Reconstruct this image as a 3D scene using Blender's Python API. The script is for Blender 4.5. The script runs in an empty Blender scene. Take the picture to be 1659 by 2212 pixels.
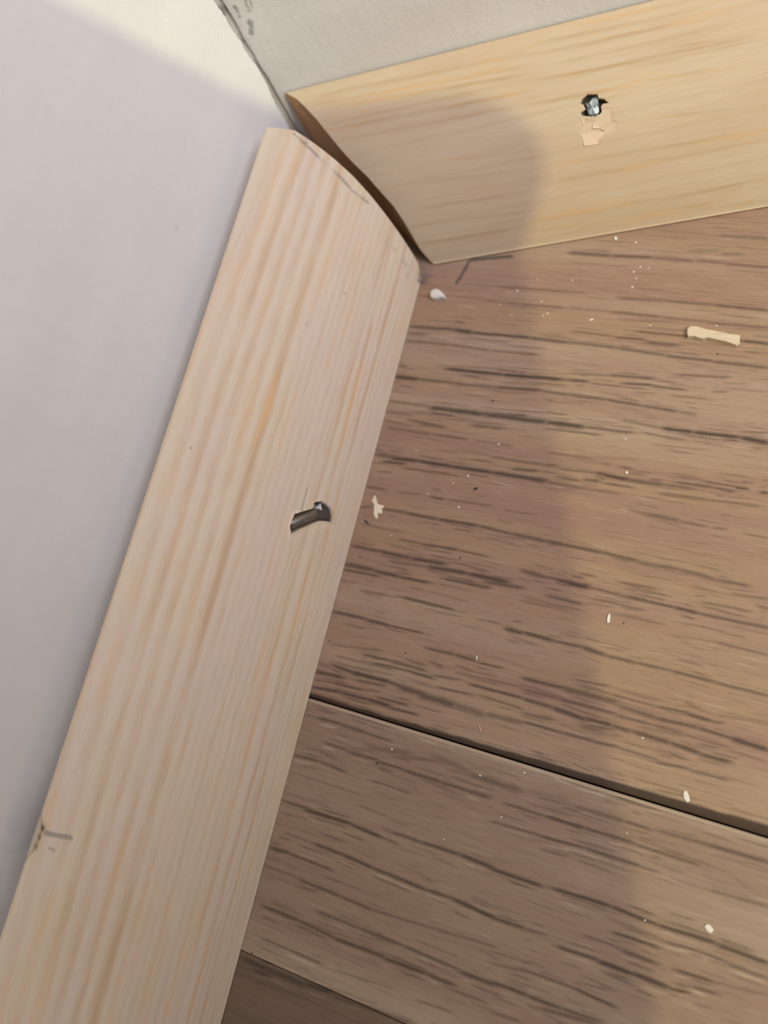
import bpy, bmesh, math, random
import numpy as np
from mathutils import Matrix, Vector

rng = np.random.default_rng(7)
random.seed(7)
MM = 0.001
SC = bpy.context.scene
COL = SC.collection

# ------------------------------------------------------------------ camera
# a phone held about a hand's width above a room corner; axes: right, down, forward
R = np.array([[0.9151164997878842, 0.2514879149147581, -0.3151438091852649],
              [0.16078016188293742, -0.9444100141957917, -0.2867742398326615],
              [-0.3697452249331527, 0.21176296592778399, -0.9046794542270762]])
C = np.array([0.06514152946462537, -0.07428496579872859, 0.10125014896852871])
FPX = 1831.2295
cam_d = bpy.data.cameras.new('camera')
cam = bpy.data.objects.new('camera', cam_d)
COL.objects.link(cam)
M = Matrix.Identity(4)
for i in range(3):
    M[i][0] = R[0][i]; M[i][1] = -R[1][i]; M[i][2] = -R[2][i]; M[i][3] = C[i]
cam.matrix_world = M
cam_d.sensor_fit = 'HORIZONTAL'
cam_d.sensor_width = 36.0
cam_d.lens = FPX / 1659.0 * 36.0
cam_d.clip_start = 0.002
cam_d.clip_end = 20
cam_d.dof.use_dof = True
cam_d.dof.focus_distance = 0.0985
cam_d.dof.aperture_fstop = cam_d.lens / 1.7
SC.camera = cam

# ------------------------------------------------------------------ ambient light of the room
world = bpy.data.worlds.new('room_ambience')
SC.world = world
world.use_nodes = True
bgn = world.node_tree.nodes['Background']
bgn.inputs['Color'].default_value = (0.45, 0.66, 1.0, 1)
bgn.inputs['Strength'].default_value = 0.11

# ------------------------------------------------------------------ warm ceiling bulb
LD = np.array([0.64401194, -0.26851816, 0.71634253])
bulb_d = bpy.data.lights.new('ceiling_bulb', 'POINT')
bulb_d.energy = 57.0
bulb_d.color = (0.98, 1.0, 0.51)
bulb_d.shadow_soft_size = 0.0112
bulb = bpy.data.objects.new('ceiling_bulb', bulb_d)
bulb.location = C + LD * 1.8
COL.objects.link(bulb)

# ------------------------------------------------------------------ added soft fill disc, out of view, shaping the brightness falloff
panel_d = bpy.data.lights.new('added_fill_disc', 'AREA')
panel_d.shape = 'DISK'
panel_d.size = 1.5
panel_d.energy = 54.0
panel_d.color = (0.84, 0.86, 1.0)
panel = bpy.data.objects.new('added_fill_disc', panel_d)
PD = LD - 0.26 * R[1]; PD = PD / np.linalg.norm(PD)
panel.location = C + PD * 2.2
panel.rotation_euler = Vector(PD).to_track_quat('Z', 'Y').to_euler()
COL.objects.link(panel)

SC.view_settings.view_transform = 'Standard'
SC.view_settings.look = 'None'
SC.view_settings.gamma = 1.0
SC.view_settings.use_curve_mapping = False
SC.view_settings.exposure = 0.0

# ------------------------------------------------------------------ measured layout (millimetres)
TH = 0.24989934782855988                    # the corner opens wider than a right angle
U = np.array([math.cos(TH), math.sin(TH), 0.0])     # along the right wall
NW = np.array([math.sin(TH), -math.cos(TH), 0.0])   # out of the right wall
YL = 0.0036848
PY = -0.026244536                           # the planks lie a little askew
LEND=[[0.083,8.594],[1.76,7.986],[3.614,7.456],[6.182,7.915],[9.239,8.591],[12.602,9.503],[15.886,10.614],[19.643,11.989],[23.148,13.243],[26.718,14.508],[27.813,15.699]]
REND=[[0.003,1.186],[1.215,2.866],[2.593,4.018],[4.403,5.341],[6.415,6.592],[8.48,7.864],[10.578,9.298],[12.801,11.01],[14.915,12.327],[17.147,13.736],[19.277,14.63],[21.517,15.36],[23.772,16.02],[25.435,16.831],[26.351,17.355]]
FLOOR=[[26.04,-16.51,31.25,-16.52,0.46,0.35],[31.25,-16.52,41.34,-16.62,0.54,0.5],[20.31,-18.72,22.14,-18.78,0.47,0.4],[24.6,-18.59,30.01,-18.56,0.37,0.2],[30.05,-18.74,35.16,-18.89,0.4,0.45],[35.16,-18.89,40.89,-19.01,0.39,0.55],[20.32,-23.6,26.88,-23.51,0.54,0.85],[26.88,-23.51,29.53,-23.73,0.63,1.0],[29.53,-23.73,37.55,-23.74,0.49,0.9],[37.55,-23.74,42.86,-23.98,0.6,0.8],[20.22,-24.58,23.1,-24.59,0.45,0.6],[28.7,-24.57,34.81,-24.72,0.49,0.45],[20.35,-25.78,26.59,-25.82,0.5,0.6],[26.59,-25.82,32.63,-26.09,0.44,0.6],[32.63,-26.09,39.19,-26.08,0.43,0.55],[20.31,-29.66,21.38,-29.64,0.39,0.7],[25.83,-29.07,34.86,-28.55,0.38,0.4],[27.31,-29.4,35.06,-29.4,0.52,1.0],[35.06,-29.4,43.01,-29.2,0.54,1.0],[43.01,-29.2,43.93,-29.18,0.36,0.7],[34.08,-28.72,38.17,-28.8,0.34,0.6],[38.17,-28.8,43.76,-28.35,0.3,0.4],[29.7,-30.08,31.9,-30.1,0.34,0.6],[20.23,-31.37,23.61,-31.35,0.62,1.0],[23.61,-31.35,28.82,-31.33,0.49,0.7],[28.84,-31.42,34.67,-31.27,0.43,0.7],[34.67,-31.27,40.58,-31.04,0.47,0.85],[40.59,-31.09,44.35,-31.24,0.41,0.7],[23.46,-30.78,28.65,-30.64,0.44,-0.4],[32.07,-30.79,44.15,-30.25,0.67,-0.4],[20.14,-35.04,26.32,-35.08,0.48,0.6],[26.37,-35.25,33.11,-35.18,0.76,0.95],[33.11,-35.18,39.51,-34.83,0.58,0.85],[20.39,-36.62,24.08,-36.51,0.43,0.5],[24.5,-36.1,28.6,-35.93,0.34,0.5],[40.14,-10.78,45.73,-10.93,0.63,0.75],[45.73,-10.93,51.1,-10.9,0.56,0.75],[51.1,-10.9,56.03,-11.14,0.49,0.6],[56.45,-11.03,59.92,-11.17,0.43,0.6],[59.93,-11.26,64.97,-11.51,0.42,0.6],[50.36,-6.74,58.59,-7.27,0.53,0.3],[58.59,-7.27,64.39,-7.43,0.6,0.5],[55.37,-9.78,58.93,-9.42,0.6,0.4],[59.29,-9.87,61.7,-9.87,0.51,0.5],[60.83,-8.8,64.63,-9.12,0.37,0.35],[54.54,-10.09,64.86,-10.71,0.51,-0.35],[62.55,-10.0,64.76,-10.04,0.5,-0.4],[41.93,-11.69,51.24,-11.68,0.44,-0.3],[41.33,-16.6,43.4,-16.62,0.44,0.4],[47.68,-17.04,53.66,-16.99,0.48,0.55],[53.66,-16.99,59.45,-17.13,0.42,0.6],[59.45,-17.13,65.82,-17.41,0.46,0.7],[41.82,-18.96,47.29,-19.04,0.38,0.4],[47.31,-19.13,53.48,-19.3,0.41,0.65],[53.5,-19.38,59.12,-19.49,0.4,0.5],[59.15,-19.65,66.15,-19.69,0.39,0.6],[50.93,-21.56,57.22,-21.73,0.36,0.7],[49.27,-21.45,51.5,-21.42,0.25,0.3],[57.22,-21.73,63.49,-21.71,0.39,0.7],[63.49,-21.71,66.46,-21.83,0.44,0.85],[42.98,-22.28,47.96,-22.51,0.27,0.6],[48.44,-22.64,52.02,-22.64,0.3,0.8],[52.38,-23.02,56.16,-23.07,0.57,0.7],[42.83,-23.86,49.02,-24.11,0.5,0.65],[49.02,-24.11,54.98,-24.52,0.49,0.7],[54.99,-24.6,60.66,-24.74,0.48,0.75],[60.68,-24.82,66.91,-24.96,0.55,0.7],[48.85,-27.96,54.12,-27.81,0.4,0.75],[43.73,-28.22,48.27,-28.05,0.33,0.55],[43.93,-29.21,46.22,-29.12,0.41,0.9],[46.71,-29.32,50.61,-29.36,0.29,0.6],[50.52,-28.88,54.27,-28.69,0.35,0.85],[54.16,-28.87,58.01,-28.9,0.32,0.75],[54.74,-28.07,56.71,-27.93,0.29,0.5],[56.84,-27.02,62.62,-26.7,0.39,0.6],[61.31,-28.75,62.78,-28.58,0.28,0.6],[62.84,-28.1,67.36,-28.12,0.25,0.4],[62.47,-27.51,65.13,-27.28,0.25,0.4],[56.47,-29.81,60.93,-29.83,0.31,0.5],[44.34,-31.18,48.9,-31.29,0.45,0.7],[48.9,-31.29,53.35,-31.56,0.4,0.75],[53.35,-31.56,57.66,-31.82,0.39,0.75],[57.66,-31.82,59.76,-31.95,0.39,0.55],[46.18,-28.96,67.27,-27.5,0.79,-0.35],[57.39,-30.26,67.67,-30.24,0.92,-0.25],[42.66,-23.01,47.33,-23.17,0.42,-0.3],[28.41,-35.25,34.03,-35.31,0.66,0.95],[34.03,-35.31,42.22,-35.28,0.73,0.95],[20.39,-36.67,23.93,-36.61,0.54,0.5],[26.68,-35.96,29.93,-36.03,0.41,0.8],[20.33,-37.93,24.17,-38.25,0.42,0.5],[23.94,-37.39,29.05,-37.79,0.41,0.7],[25.62,-37.86,28.68,-37.84,0.34,0.6],[28.74,-36.57,36.99,-36.35,0.3,0.5],[32.6,-37.03,36.77,-36.94,0.37,0.7],[20.99,-38.87,27.45,-38.97,0.41,0.6],[27.45,-38.97,32.53,-39.03,0.37,0.6],[33.62,-38.98,38.52,-39.13,0.36,0.45],[25.4,-38.47,29.16,-38.25,0.56,-0.4],[30.87,-37.54,42.6,-37.08,0.73,-0.35],[29.29,-41.01,36.22,-40.76,0.4,0.4],[36.26,-40.94,43.43,-40.97,0.43,0.6],[39.2,-42.15,42.62,-41.91,0.39,0.8],[20.5,-42.86,23.84,-42.86,0.65,0.7],[22.93,-43.09,26.56,-42.94,0.55,1.0],[26.56,-42.94,31.28,-42.99,0.55,1.0],[31.28,-42.99,36.74,-42.99,0.54,1.0],[36.74,-42.99,43.88,-43.06,0.61,0.95],[21.73,-43.75,24.81,-43.58,0.41,0.9],[20.26,-44.16,22.0,-44.0,0.3,0.4],[20.58,-44.6,30.57,-43.84,0.55,-0.4],[32.17,-42.85,43.73,-42.37,0.53,-0.4],[24.98,-44.22,31.17,-44.03,0.25,0.7],[20.41,-47.52,23.17,-47.55,0.46,0.6],[25.11,-47.56,27.93,-47.44,0.32,0.5],[29.64,-47.53,31.31,-47.54,0.35,0.75],[32.21,-47.48,37.76,-47.37,0.38,0.5],[39.4,-47.64,43.18,-47.61,0.31,0.4],[20.45,-50.47,21.74,-50.15,0.4,0.7],[23.51,-50.2,26.93,-50.12,0.39,0.7],[26.96,-50.21,31.27,-50.29,0.46,0.85],[31.27,-50.29,36.67,-50.25,0.48,0.9],[36.67,-50.25,41.1,-50.53,0.43,0.8],[41.1,-50.53,45.51,-50.69,0.54,0.8],[21.09,-52.71,26.91,-52.89,0.35,0.45],[26.79,-53.83,29.78,-53.83,0.38,0.6],[29.8,-53.91,34.86,-53.78,0.44,0.8],[34.86,-53.78,38.77,-53.93,0.3,0.65],[20.81,-55.84,24.68,-55.86,0.44,0.8],[24.68,-55.86,29.04,-55.95,0.48,0.9],[29.04,-55.95,33.59,-55.89,0.51,0.95],[20.38,-58.42,24.45,-58.45,0.69,0.85],[26.48,-56.89,31.97,-56.64,0.34,0.6],[31.6,-56.62,36.76,-56.5,0.54,0.95],[36.76,-56.5,41.96,-56.6,0.63,0.95],[20.39,-59.15,25.21,-59.12,0.34,0.8],[24.65,-58.5,28.08,-58.64,0.55,0.95],[28.08,-58.64,32.12,-58.64,0.37,0.9],[34.05,-57.73,39.85,-57.79,0.36,0.85],[39.16,-57.07,43.9,-56.97,0.49,0.8],[43.43,-54.86,46.46,-55.11,0.57,0.75],[20.57,-59.76,27.13,-59.28,0.43,-0.35],[28.27,-56.55,31.99,-56.72,0.51,-0.3],[34.82,-57.23,41.73,-57.07,0.66,-0.35],[42.54,-56.91,46.87,-57.04,0.48,-0.3],[23.57,-61.43,26.93,-61.28,0.41,0.6],[29.29,-61.06,31.31,-61.09,0.37,0.6],[42.21,-35.28,46.99,-35.28,0.75,1.0],[46.99,-35.28,52.9,-35.29,0.44,0.75],[42.4,-36.17,49.14,-36.08,0.32,0.7],[51.33,-33.8,56.36,-34.21,0.44,0.55],[56.36,-34.21,59.94,-34.25,0.51,1.0],[59.94,-34.25,65.19,-34.21,0.57,1.0],[65.19,-34.21,68.27,-34.46,0.75,1.0],[54.15,-35.12,59.21,-35.39,0.31,0.6],[60.43,-35.39,63.61,-35.46,0.24,0.5],[63.34,-34.73,65.11,-34.65,0.33,0.7],[65.08,-33.46,67.97,-33.24,0.27,0.6],[49.69,-34.65,52.79,-34.69,0.21,0.45],[42.52,-36.71,53.9,-35.51,0.53,-0.45],[53.9,-35.51,60.21,-35.86,0.6,-0.5],[60.21,-35.86,68.48,-35.86,0.75,-0.6],[64.39,-33.81,68.17,-33.72,0.33,-0.5],[55.65,-36.41,61.8,-36.32,0.27,0.4],[43.07,-39.29,48.96,-39.32,0.44,0.45],[48.9,-39.07,54.48,-38.68,0.51,0.25],[43.43,-40.95,45.11,-40.88,0.52,0.6],[45.18,-41.23,49.63,-41.08,0.34,0.6],[49.63,-41.08,51.1,-41.12,0.43,0.85],[50.63,-41.19,53.55,-41.35,0.54,1.0],[53.39,-41.37,57.62,-41.39,0.58,0.75],[57.62,-41.39,61.12,-41.34,0.46,0.6],[56.0,-40.96,57.37,-40.83,0.33,0.6],[59.06,-40.82,63.27,-40.83,0.33,0.75],[63.27,-40.83,65.35,-40.99,0.32,0.7],[62.14,-40.25,66.85,-40.34,0.29,0.65],[65.7,-40.44,66.99,-40.36,0.29,0.9],[68.32,-40.59,69.15,-40.54,0.4,0.85],[45.07,-42.32,47.92,-42.4,0.31,0.75],[48.37,-42.16,50.32,-42.11,0.41,0.75],[50.83,-42.21,54.2,-42.28,0.27,0.7],[43.89,-43.13,48.93,-43.3,0.48,0.65],[48.93,-43.3,53.11,-43.23,0.34,0.5],[43.69,-42.17,47.91,-42.32,0.34,-0.3],[48.79,-42.62,56.69,-42.22,0.5,-0.3],[59.62,-41.41,69.26,-41.34,0.81,-0.45],[57.66,-42.49,62.78,-42.41,0.46,0.6],[62.78,-42.41,68.56,-42.27,0.42,0.55],[54.41,-45.15,56.63,-45.37,0.43,0.5],[56.47,-45.31,60.31,-45.48,0.65,0.65],[60.32,-45.56,63.3,-45.62,0.4,0.6],[64.04,-45.65,65.48,-45.59,0.32,0.6],[67.38,-45.78,69.91,-45.81,0.31,0.5],[45.5,-50.65,47.5,-50.72,0.58,0.85],[47.5,-50.72,52.35,-50.83,0.55,0.8],[52.35,-50.83,56.6,-51.11,0.45,0.75],[56.63,-51.27,61.29,-51.26,0.55,0.6],[61.29,-51.26,65.43,-51.65,0.54,0.65],[65.43,-51.65,68.69,-51.7,0.43,0.65],[61.68,-49.17,66.75,-49.17,0.62,0.2],[46.45,-55.07,48.08,-55.08,0.32,0.8],[47.77,-55.14,49.71,-55.18,0.48,0.95],[48.92,-55.25,51.64,-55.29,0.72,1.0],[51.64,-55.29,55.42,-55.5,0.31,0.7],[56.03,-55.46,58.46,-55.52,0.28,0.75],[54.98,-53.96,59.24,-54.0,0.31,0.6],[56.43,-54.32,60.38,-54.57,0.28,0.5],[63.35,-53.96,64.48,-53.76,0.24,0.5],[67.06,-52.97,70.9,-52.72,0.27,0.5],[29.15,-61.1,35.96,-61.32,0.4,0.85],[24.34,-61.69,29.17,-61.19,0.28,0.5],[35.62,-61.49,37.88,-61.29,0.54,0.35],[20.58,-64.84,25.23,-64.84,0.44,0.85],[25.26,-64.93,28.57,-64.99,0.46,0.9],[28.57,-64.99,32.98,-64.98,0.32,0.8],[32.98,-64.98,34.16,-65.01,0.25,0.4],[42.99,-62.24,45.19,-62.31,0.56,0.9],[39.35,-61.82,42.15,-61.78,0.42,0.4],[33.81,-66.68,37.67,-66.64,0.39,0.75],[37.67,-66.64,40.34,-66.76,0.42,0.8],[40.75,-66.94,43.69,-66.89,0.27,0.75],[21.18,-69.03,28.26,-68.31,0.25,0.5],[26.07,-69.28,29.72,-69.2,0.32,0.85],[22.6,-70.26,27.17,-70.26,0.25,0.5],[27.5,-69.99,31.9,-69.91,0.28,0.85],[31.9,-69.91,35.65,-70.04,0.31,0.9],[29.72,-69.2,34.51,-69.39,0.39,0.75],[34.79,-68.22,36.59,-68.45,0.43,0.6],[35.56,-69.7,38.57,-69.53,0.28,0.7],[38.18,-68.72,46.57,-68.52,0.24,0.5],[36.45,-70.95,40.58,-70.85,0.27,0.75],[40.29,-69.67,46.84,-69.77,0.34,0.85],[41.45,-70.64,47.12,-71.01,0.27,0.65],[22.33,-71.48,25.55,-71.77,0.45,0.9],[25.13,-71.78,30.41,-71.75,0.56,1.0],[30.01,-71.75,32.25,-71.95,0.56,0.85],[31.69,-72.09,35.22,-72.15,0.86,0.85],[34.31,-72.37,39.1,-72.46,1.02,0.85],[38.71,-72.38,42.87,-72.76,1.0,0.65],[42.83,-72.6,47.45,-72.48,0.66,0.65],[20.39,-72.79,24.15,-72.67,0.46,0.9],[26.18,-72.57,29.78,-72.36,0.39,0.75],[20.46,-73.73,23.96,-73.47,0.21,0.5],[22.96,-73.62,27.27,-73.52,0.28,0.8],[20.56,-74.76,24.47,-74.48,0.42,0.9],[24.49,-74.57,28.35,-74.47,0.45,0.9],[27.95,-74.47,31.19,-74.6,0.52,0.95],[29.41,-73.93,33.17,-73.93,0.34,0.8],[31.23,-74.77,34.73,-74.71,0.34,0.85],[25.03,-75.0,28.5,-74.99,0.24,0.7],[20.44,-75.78,26.34,-75.98,0.63,1.0],[26.34,-75.98,35.35,-76.35,0.61,0.95],[35.35,-76.35,40.09,-76.45,0.83,0.85],[40.09,-76.45,48.34,-76.48,0.81,0.95],[22.46,-78.25,25.37,-78.26,0.38,0.8],[25.37,-78.26,29.06,-78.42,0.44,0.75],[29.06,-78.42,32.27,-78.58,0.3,0.7],[20.37,-78.31,22.46,-78.25,0.24,0.4],[29.54,-80.1,35.18,-79.32,0.83,0.5],[33.83,-80.04,38.92,-79.2,0.49,0.5],[37.88,-78.78,42.68,-79.57,0.97,0.5],[42.72,-79.73,48.77,-79.91,0.71,0.65],[24.09,-80.89,27.39,-81.03,0.34,0.7],[27.44,-81.19,31.4,-81.13,0.37,0.75],[31.45,-81.29,34.74,-81.29,0.3,0.85],[34.76,-81.37,39.49,-81.47,0.42,0.8],[39.49,-81.47,45.32,-81.63,0.38,0.75],[20.47,-83.41,23.96,-83.21,0.34,0.75],[23.96,-83.21,27.51,-83.51,0.3,0.65],[31.29,-83.55,36.34,-83.72,0.26,0.6],[20.88,-85.41,30.3,-85.58,0.2,0.4],[20.74,-88.98,24.45,-88.91,0.36,0.75],[44.21,-57.92,49.69,-58.34,0.35,0.45],[46.97,-57.26,51.27,-57.47,0.38,0.75],[44.35,-58.54,49.73,-58.52,0.35,0.4],[53.99,-55.47,57.73,-55.6,0.28,0.6],[56.21,-55.55,61.52,-55.69,0.34,0.8],[61.52,-55.69,63.96,-55.87,0.44,0.9],[63.96,-55.87,71.36,-55.98,0.39,0.7],[52.13,-56.57,55.22,-56.56,0.31,0.6],[55.23,-56.65,58.26,-56.72,0.24,0.6],[64.05,-54.47,69.36,-54.56,0.27,0.6],[64.45,-54.99,68.54,-55.24,0.26,0.5],[66.96,-53.01,70.92,-52.88,0.33,0.5],[69.84,-53.7,71.06,-53.86,0.33,0.6],[54.78,-57.81,60.6,-57.88,0.27,0.5],[61.6,-58.96,66.3,-58.68,0.43,0.35],[66.3,-58.68,71.79,-58.94,0.42,0.55],[45.16,-62.21,48.78,-62.4,0.52,0.9],[48.78,-62.4,52.27,-62.42,0.37,0.8],[52.27,-62.42,55.06,-62.76,0.57,0.85],[55.06,-62.76,58.4,-62.85,0.43,0.75],[58.4,-62.85,62.28,-62.88,0.36,0.7],[62.28,-62.88,66.99,-63.02,0.38,0.75],[67.0,-63.1,72.41,-63.26,0.34,0.7],[46.34,-67.49,51.25,-67.54,0.43,0.85],[51.09,-67.58,57.33,-67.69,0.73,0.75],[57.38,-67.93,61.65,-68.36,0.64,0.65],[61.65,-68.36,66.01,-68.32,0.44,0.8],[66.01,-68.32,69.37,-68.57,0.38,0.8],[69.37,-68.57,73.21,-68.83,0.58,0.95],[52.19,-66.28,56.04,-66.14,0.3,0.6],[52.82,-66.82,56.53,-66.95,0.2,0.6],[56.53,-66.95,61.43,-67.1,0.26,0.65],[61.43,-67.1,64.86,-66.98,0.32,0.75],[64.58,-67.14,67.36,-67.25,0.31,0.9],[67.37,-67.32,68.56,-67.18,0.25,0.7],[59.05,-66.43,61.31,-66.46,0.35,0.4],[64.36,-65.88,66.16,-66.42,0.47,0.5],[67.55,-66.55,72.81,-66.03,0.46,0.4],[68.52,-65.99,72.85,-66.33,0.28,0.4],[46.62,-68.75,50.84,-68.85,0.3,0.7],[50.84,-68.85,57.25,-68.97,0.36,0.75],[57.6,-69.13,61.15,-69.14,0.35,0.65],[61.15,-69.14,64.65,-69.39,0.28,0.6],[64.65,-69.39,69.53,-69.56,0.28,0.5],[46.86,-69.83,50.39,-70.0,0.49,0.85],[50.39,-70.0,54.21,-70.4,0.55,0.95],[54.18,-70.24,57.18,-70.32,0.48,0.95],[57.18,-70.32,59.16,-70.48,0.47,0.85],[59.46,-70.4,63.62,-70.63,0.53,0.85],[63.62,-70.63,66.74,-70.93,0.52,0.9],[66.75,-71.0,69.75,-71.0,0.42,0.9],[54.5,-71.0,57.58,-70.72,0.29,0.7],[53.7,-71.2,58.01,-71.27,0.95,0.45],[47.22,-71.47,50.66,-71.3,0.49,0.65],[47.42,-72.37,51.94,-72.5,0.36,0.8],[51.94,-72.5,55.62,-72.47,0.35,0.75],[55.64,-72.55,58.23,-72.44,0.35,0.75],[58.25,-72.52,62.42,-72.72,0.28,0.6],[62.48,-73.02,65.84,-72.83,0.34,0.7],[66.01,-72.95,69.76,-72.94,0.36,0.65],[56.19,-75.36,59.73,-75.29,0.46,0.4],[60.68,-75.27,65.65,-75.33,0.3,0.45],[48.33,-76.48,51.8,-76.63,0.54,0.95],[51.8,-76.63,55.22,-77.06,0.65,0.95],[55.2,-76.97,60.06,-77.01,0.8,1.0],[60.06,-77.01,65.93,-76.99,0.75,1.0],[49.07,-79.79,54.04,-79.38,0.77,0.3],[20.37,-88.9,24.6,-88.92,0.3,0.6],[23.75,-89.16,30.08,-89.02,0.48,0.95],[30.1,-89.12,34.12,-89.39,0.39,0.95],[34.12,-89.39,36.32,-89.6,0.32,0.6],[35.17,-88.51,38.98,-88.53,0.32,0.75],[38.98,-88.53,43.68,-88.52,0.38,0.85],[43.68,-88.52,47.88,-88.81,0.44,0.95],[21.95,-92.39,25.71,-92.56,0.25,0.5],[26.16,-92.53,30.02,-92.64,0.39,0.85],[30.02,-92.64,34.03,-92.95,0.42,0.9],[34.03,-92.95,40.83,-93.27,0.41,0.85],[40.83,-93.27,43.85,-93.23,0.37,0.85],[43.85,-93.23,49.03,-93.72,0.5,0.95],[20.78,-94.63,23.31,-94.47,0.47,0.8],[23.34,-94.56,29.06,-94.67,0.28,0.75],[20.53,-96.79,24.93,-96.71,0.25,0.5],[25.46,-96.93,31.09,-97.08,0.35,0.75],[31.09,-97.08,35.04,-97.32,0.34,0.7],[35.04,-97.32,49.67,-96.49,0.3,0.5],[21.95,-101.13,26.55,-101.18,0.38,0.8],[26.55,-101.18,31.52,-101.51,0.37,0.75],[31.55,-101.6,37.87,-101.49,0.43,0.85],[37.92,-101.66,42.96,-101.54,0.46,0.9],[42.96,-101.54,46.13,-101.67,0.38,0.85],[46.25,-102.15,49.86,-102.08,0.28,0.6],[28.73,-99.53,34.2,-99.62,0.37,0.7],[34.2,-99.62,39.45,-99.71,0.37,0.75],[39.45,-99.71,46.49,-99.99,0.36,0.75],[46.53,-100.15,50.52,-100.15,0.44,0.9],[22.81,-104.48,26.49,-104.58,0.27,0.6],[26.49,-104.58,30.71,-104.63,0.27,0.7],[32.48,-104.76,39.65,-104.26,0.23,0.4],[42.71,-104.42,46.58,-104.25,0.25,0.5],[20.98,-107.36,29.39,-107.46,0.67,0.8],[29.33,-107.29,32.74,-107.1,0.59,0.9],[32.82,-107.35,42.74,-106.81,0.64,0.6],[22.83,-108.05,24.87,-108.0,0.37,0.8],[59.2,-77.46,66.86,-77.21,0.93,1.0],[66.86,-77.21,74.41,-77.21,1.12,0.95],[50.59,-80.02,54.92,-79.9,0.35,0.4],[54.92,-79.9,60.39,-79.95,0.48,0.6],[60.39,-79.95,63.04,-79.98,0.3,0.75],[63.89,-79.9,68.97,-79.87,0.36,0.6],[68.97,-79.87,74.8,-79.89,0.39,0.75],[47.47,-81.73,52.12,-81.8,0.35,0.7],[52.12,-81.8,56.42,-81.82,0.41,0.9],[56.42,-81.82,61.8,-81.83,0.37,0.8],[61.82,-81.92,68.34,-82.1,0.33,0.7],[46.23,-84.05,52.95,-83.92,0.28,0.65],[52.03,-84.01,56.82,-83.85,0.3,0.85],[56.82,-83.85,62.88,-83.94,0.36,0.8],[62.9,-84.02,64.6,-83.93,0.23,0.6],[47.38,-88.95,53.1,-88.97,0.43,0.95],[54.37,-88.83,60.65,-88.75,0.42,0.95],[60.65,-88.75,65.51,-89.04,0.38,0.95],[65.51,-89.04,71.25,-88.96,0.4,0.95],[71.26,-89.03,76.14,-89.23,0.42,0.95],[66.01,-84.18,70.49,-84.21,0.35,0.35],[69.68,-84.21,75.39,-84.05,0.38,0.55],[48.51,-93.78,52.27,-93.69,0.42,0.85],[52.27,-93.69,54.65,-93.6,0.26,0.7],[49.31,-93.96,55.64,-93.96,0.16,0.4],[56.07,-94.33,60.32,-94.25,0.35,0.9],[60.33,-94.33,63.95,-94.42,0.5,1.0],[63.94,-94.34,67.47,-94.5,0.55,1.0],[67.48,-94.58,69.39,-94.32,0.3,0.9],[61.28,-91.17,63.85,-91.08,0.31,0.85],[63.17,-91.14,65.88,-91.15,0.34,0.9],[62.59,-92.58,65.98,-92.67,0.37,0.85],[58.53,-92.33,62.38,-92.4,0.22,0.6],[66.42,-90.39,69.84,-90.23,0.25,0.75],[69.84,-90.23,72.26,-90.31,0.24,0.7],[72.6,-90.51,76.33,-90.58,0.27,0.7],[67.96,-92.64,71.5,-92.55,0.3,0.85],[69.6,-93.68,71.97,-93.5,0.21,0.7],[71.5,-92.55,76.54,-92.06,0.27,0.45],[49.29,-97.11,54.75,-96.64,0.22,0.4],[52.61,-97.7,58.55,-97.67,0.28,0.7],[58.55,-97.67,62.76,-98.0,0.34,0.9],[49.55,-98.23,53.19,-97.84,0.32,0.5],[52.81,-96.95,53.7,-96.82,0.32,0.6],[49.96,-99.97,54.01,-99.92,0.41,0.9],[54.03,-99.99,57.61,-99.98,0.4,0.9],[55.63,-100.68,61.47,-100.12,0.46,0.7],[50.61,-102.79,53.89,-102.62,0.34,0.6],[57.61,-99.98,61.75,-99.81,0.33,0.8],[59.66,-94.47,64.1,-94.29,0.19,0.5],[58.42,-97.06,61.83,-96.7,0.22,0.5]]
RINGS=[[0.0009313,-0.11377189,3.29027158,0.35,1.3],[0.00042509,-0.04221479,3.40896188,0.5,1.2],[0.00037699,-0.03816911,5.6624147,0.75,1.0],[0.00029656,-0.02769116,7.3334132,0.6,1.0],[0.00020075,-0.01417004,8.86815728,0.65,0.9],[0.00021776,-0.01761524,11.16696434,1.0,1.0],[0.00024625,-0.0248033,13.14890444,0.5,0.7],[0.00017492,-0.0115487,20.59291205,0.75,0.6],[-0.00019191,0.04432877,20.45373886,0.8,0.55],[0.00017306,-0.00935907,23.86868437,0.9,0.55],[0.00017658,-0.01346613,25.83566266,0.6,0.4],[0.00017406,-0.01426987,27.18635901,0.5,0.35]]
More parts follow.
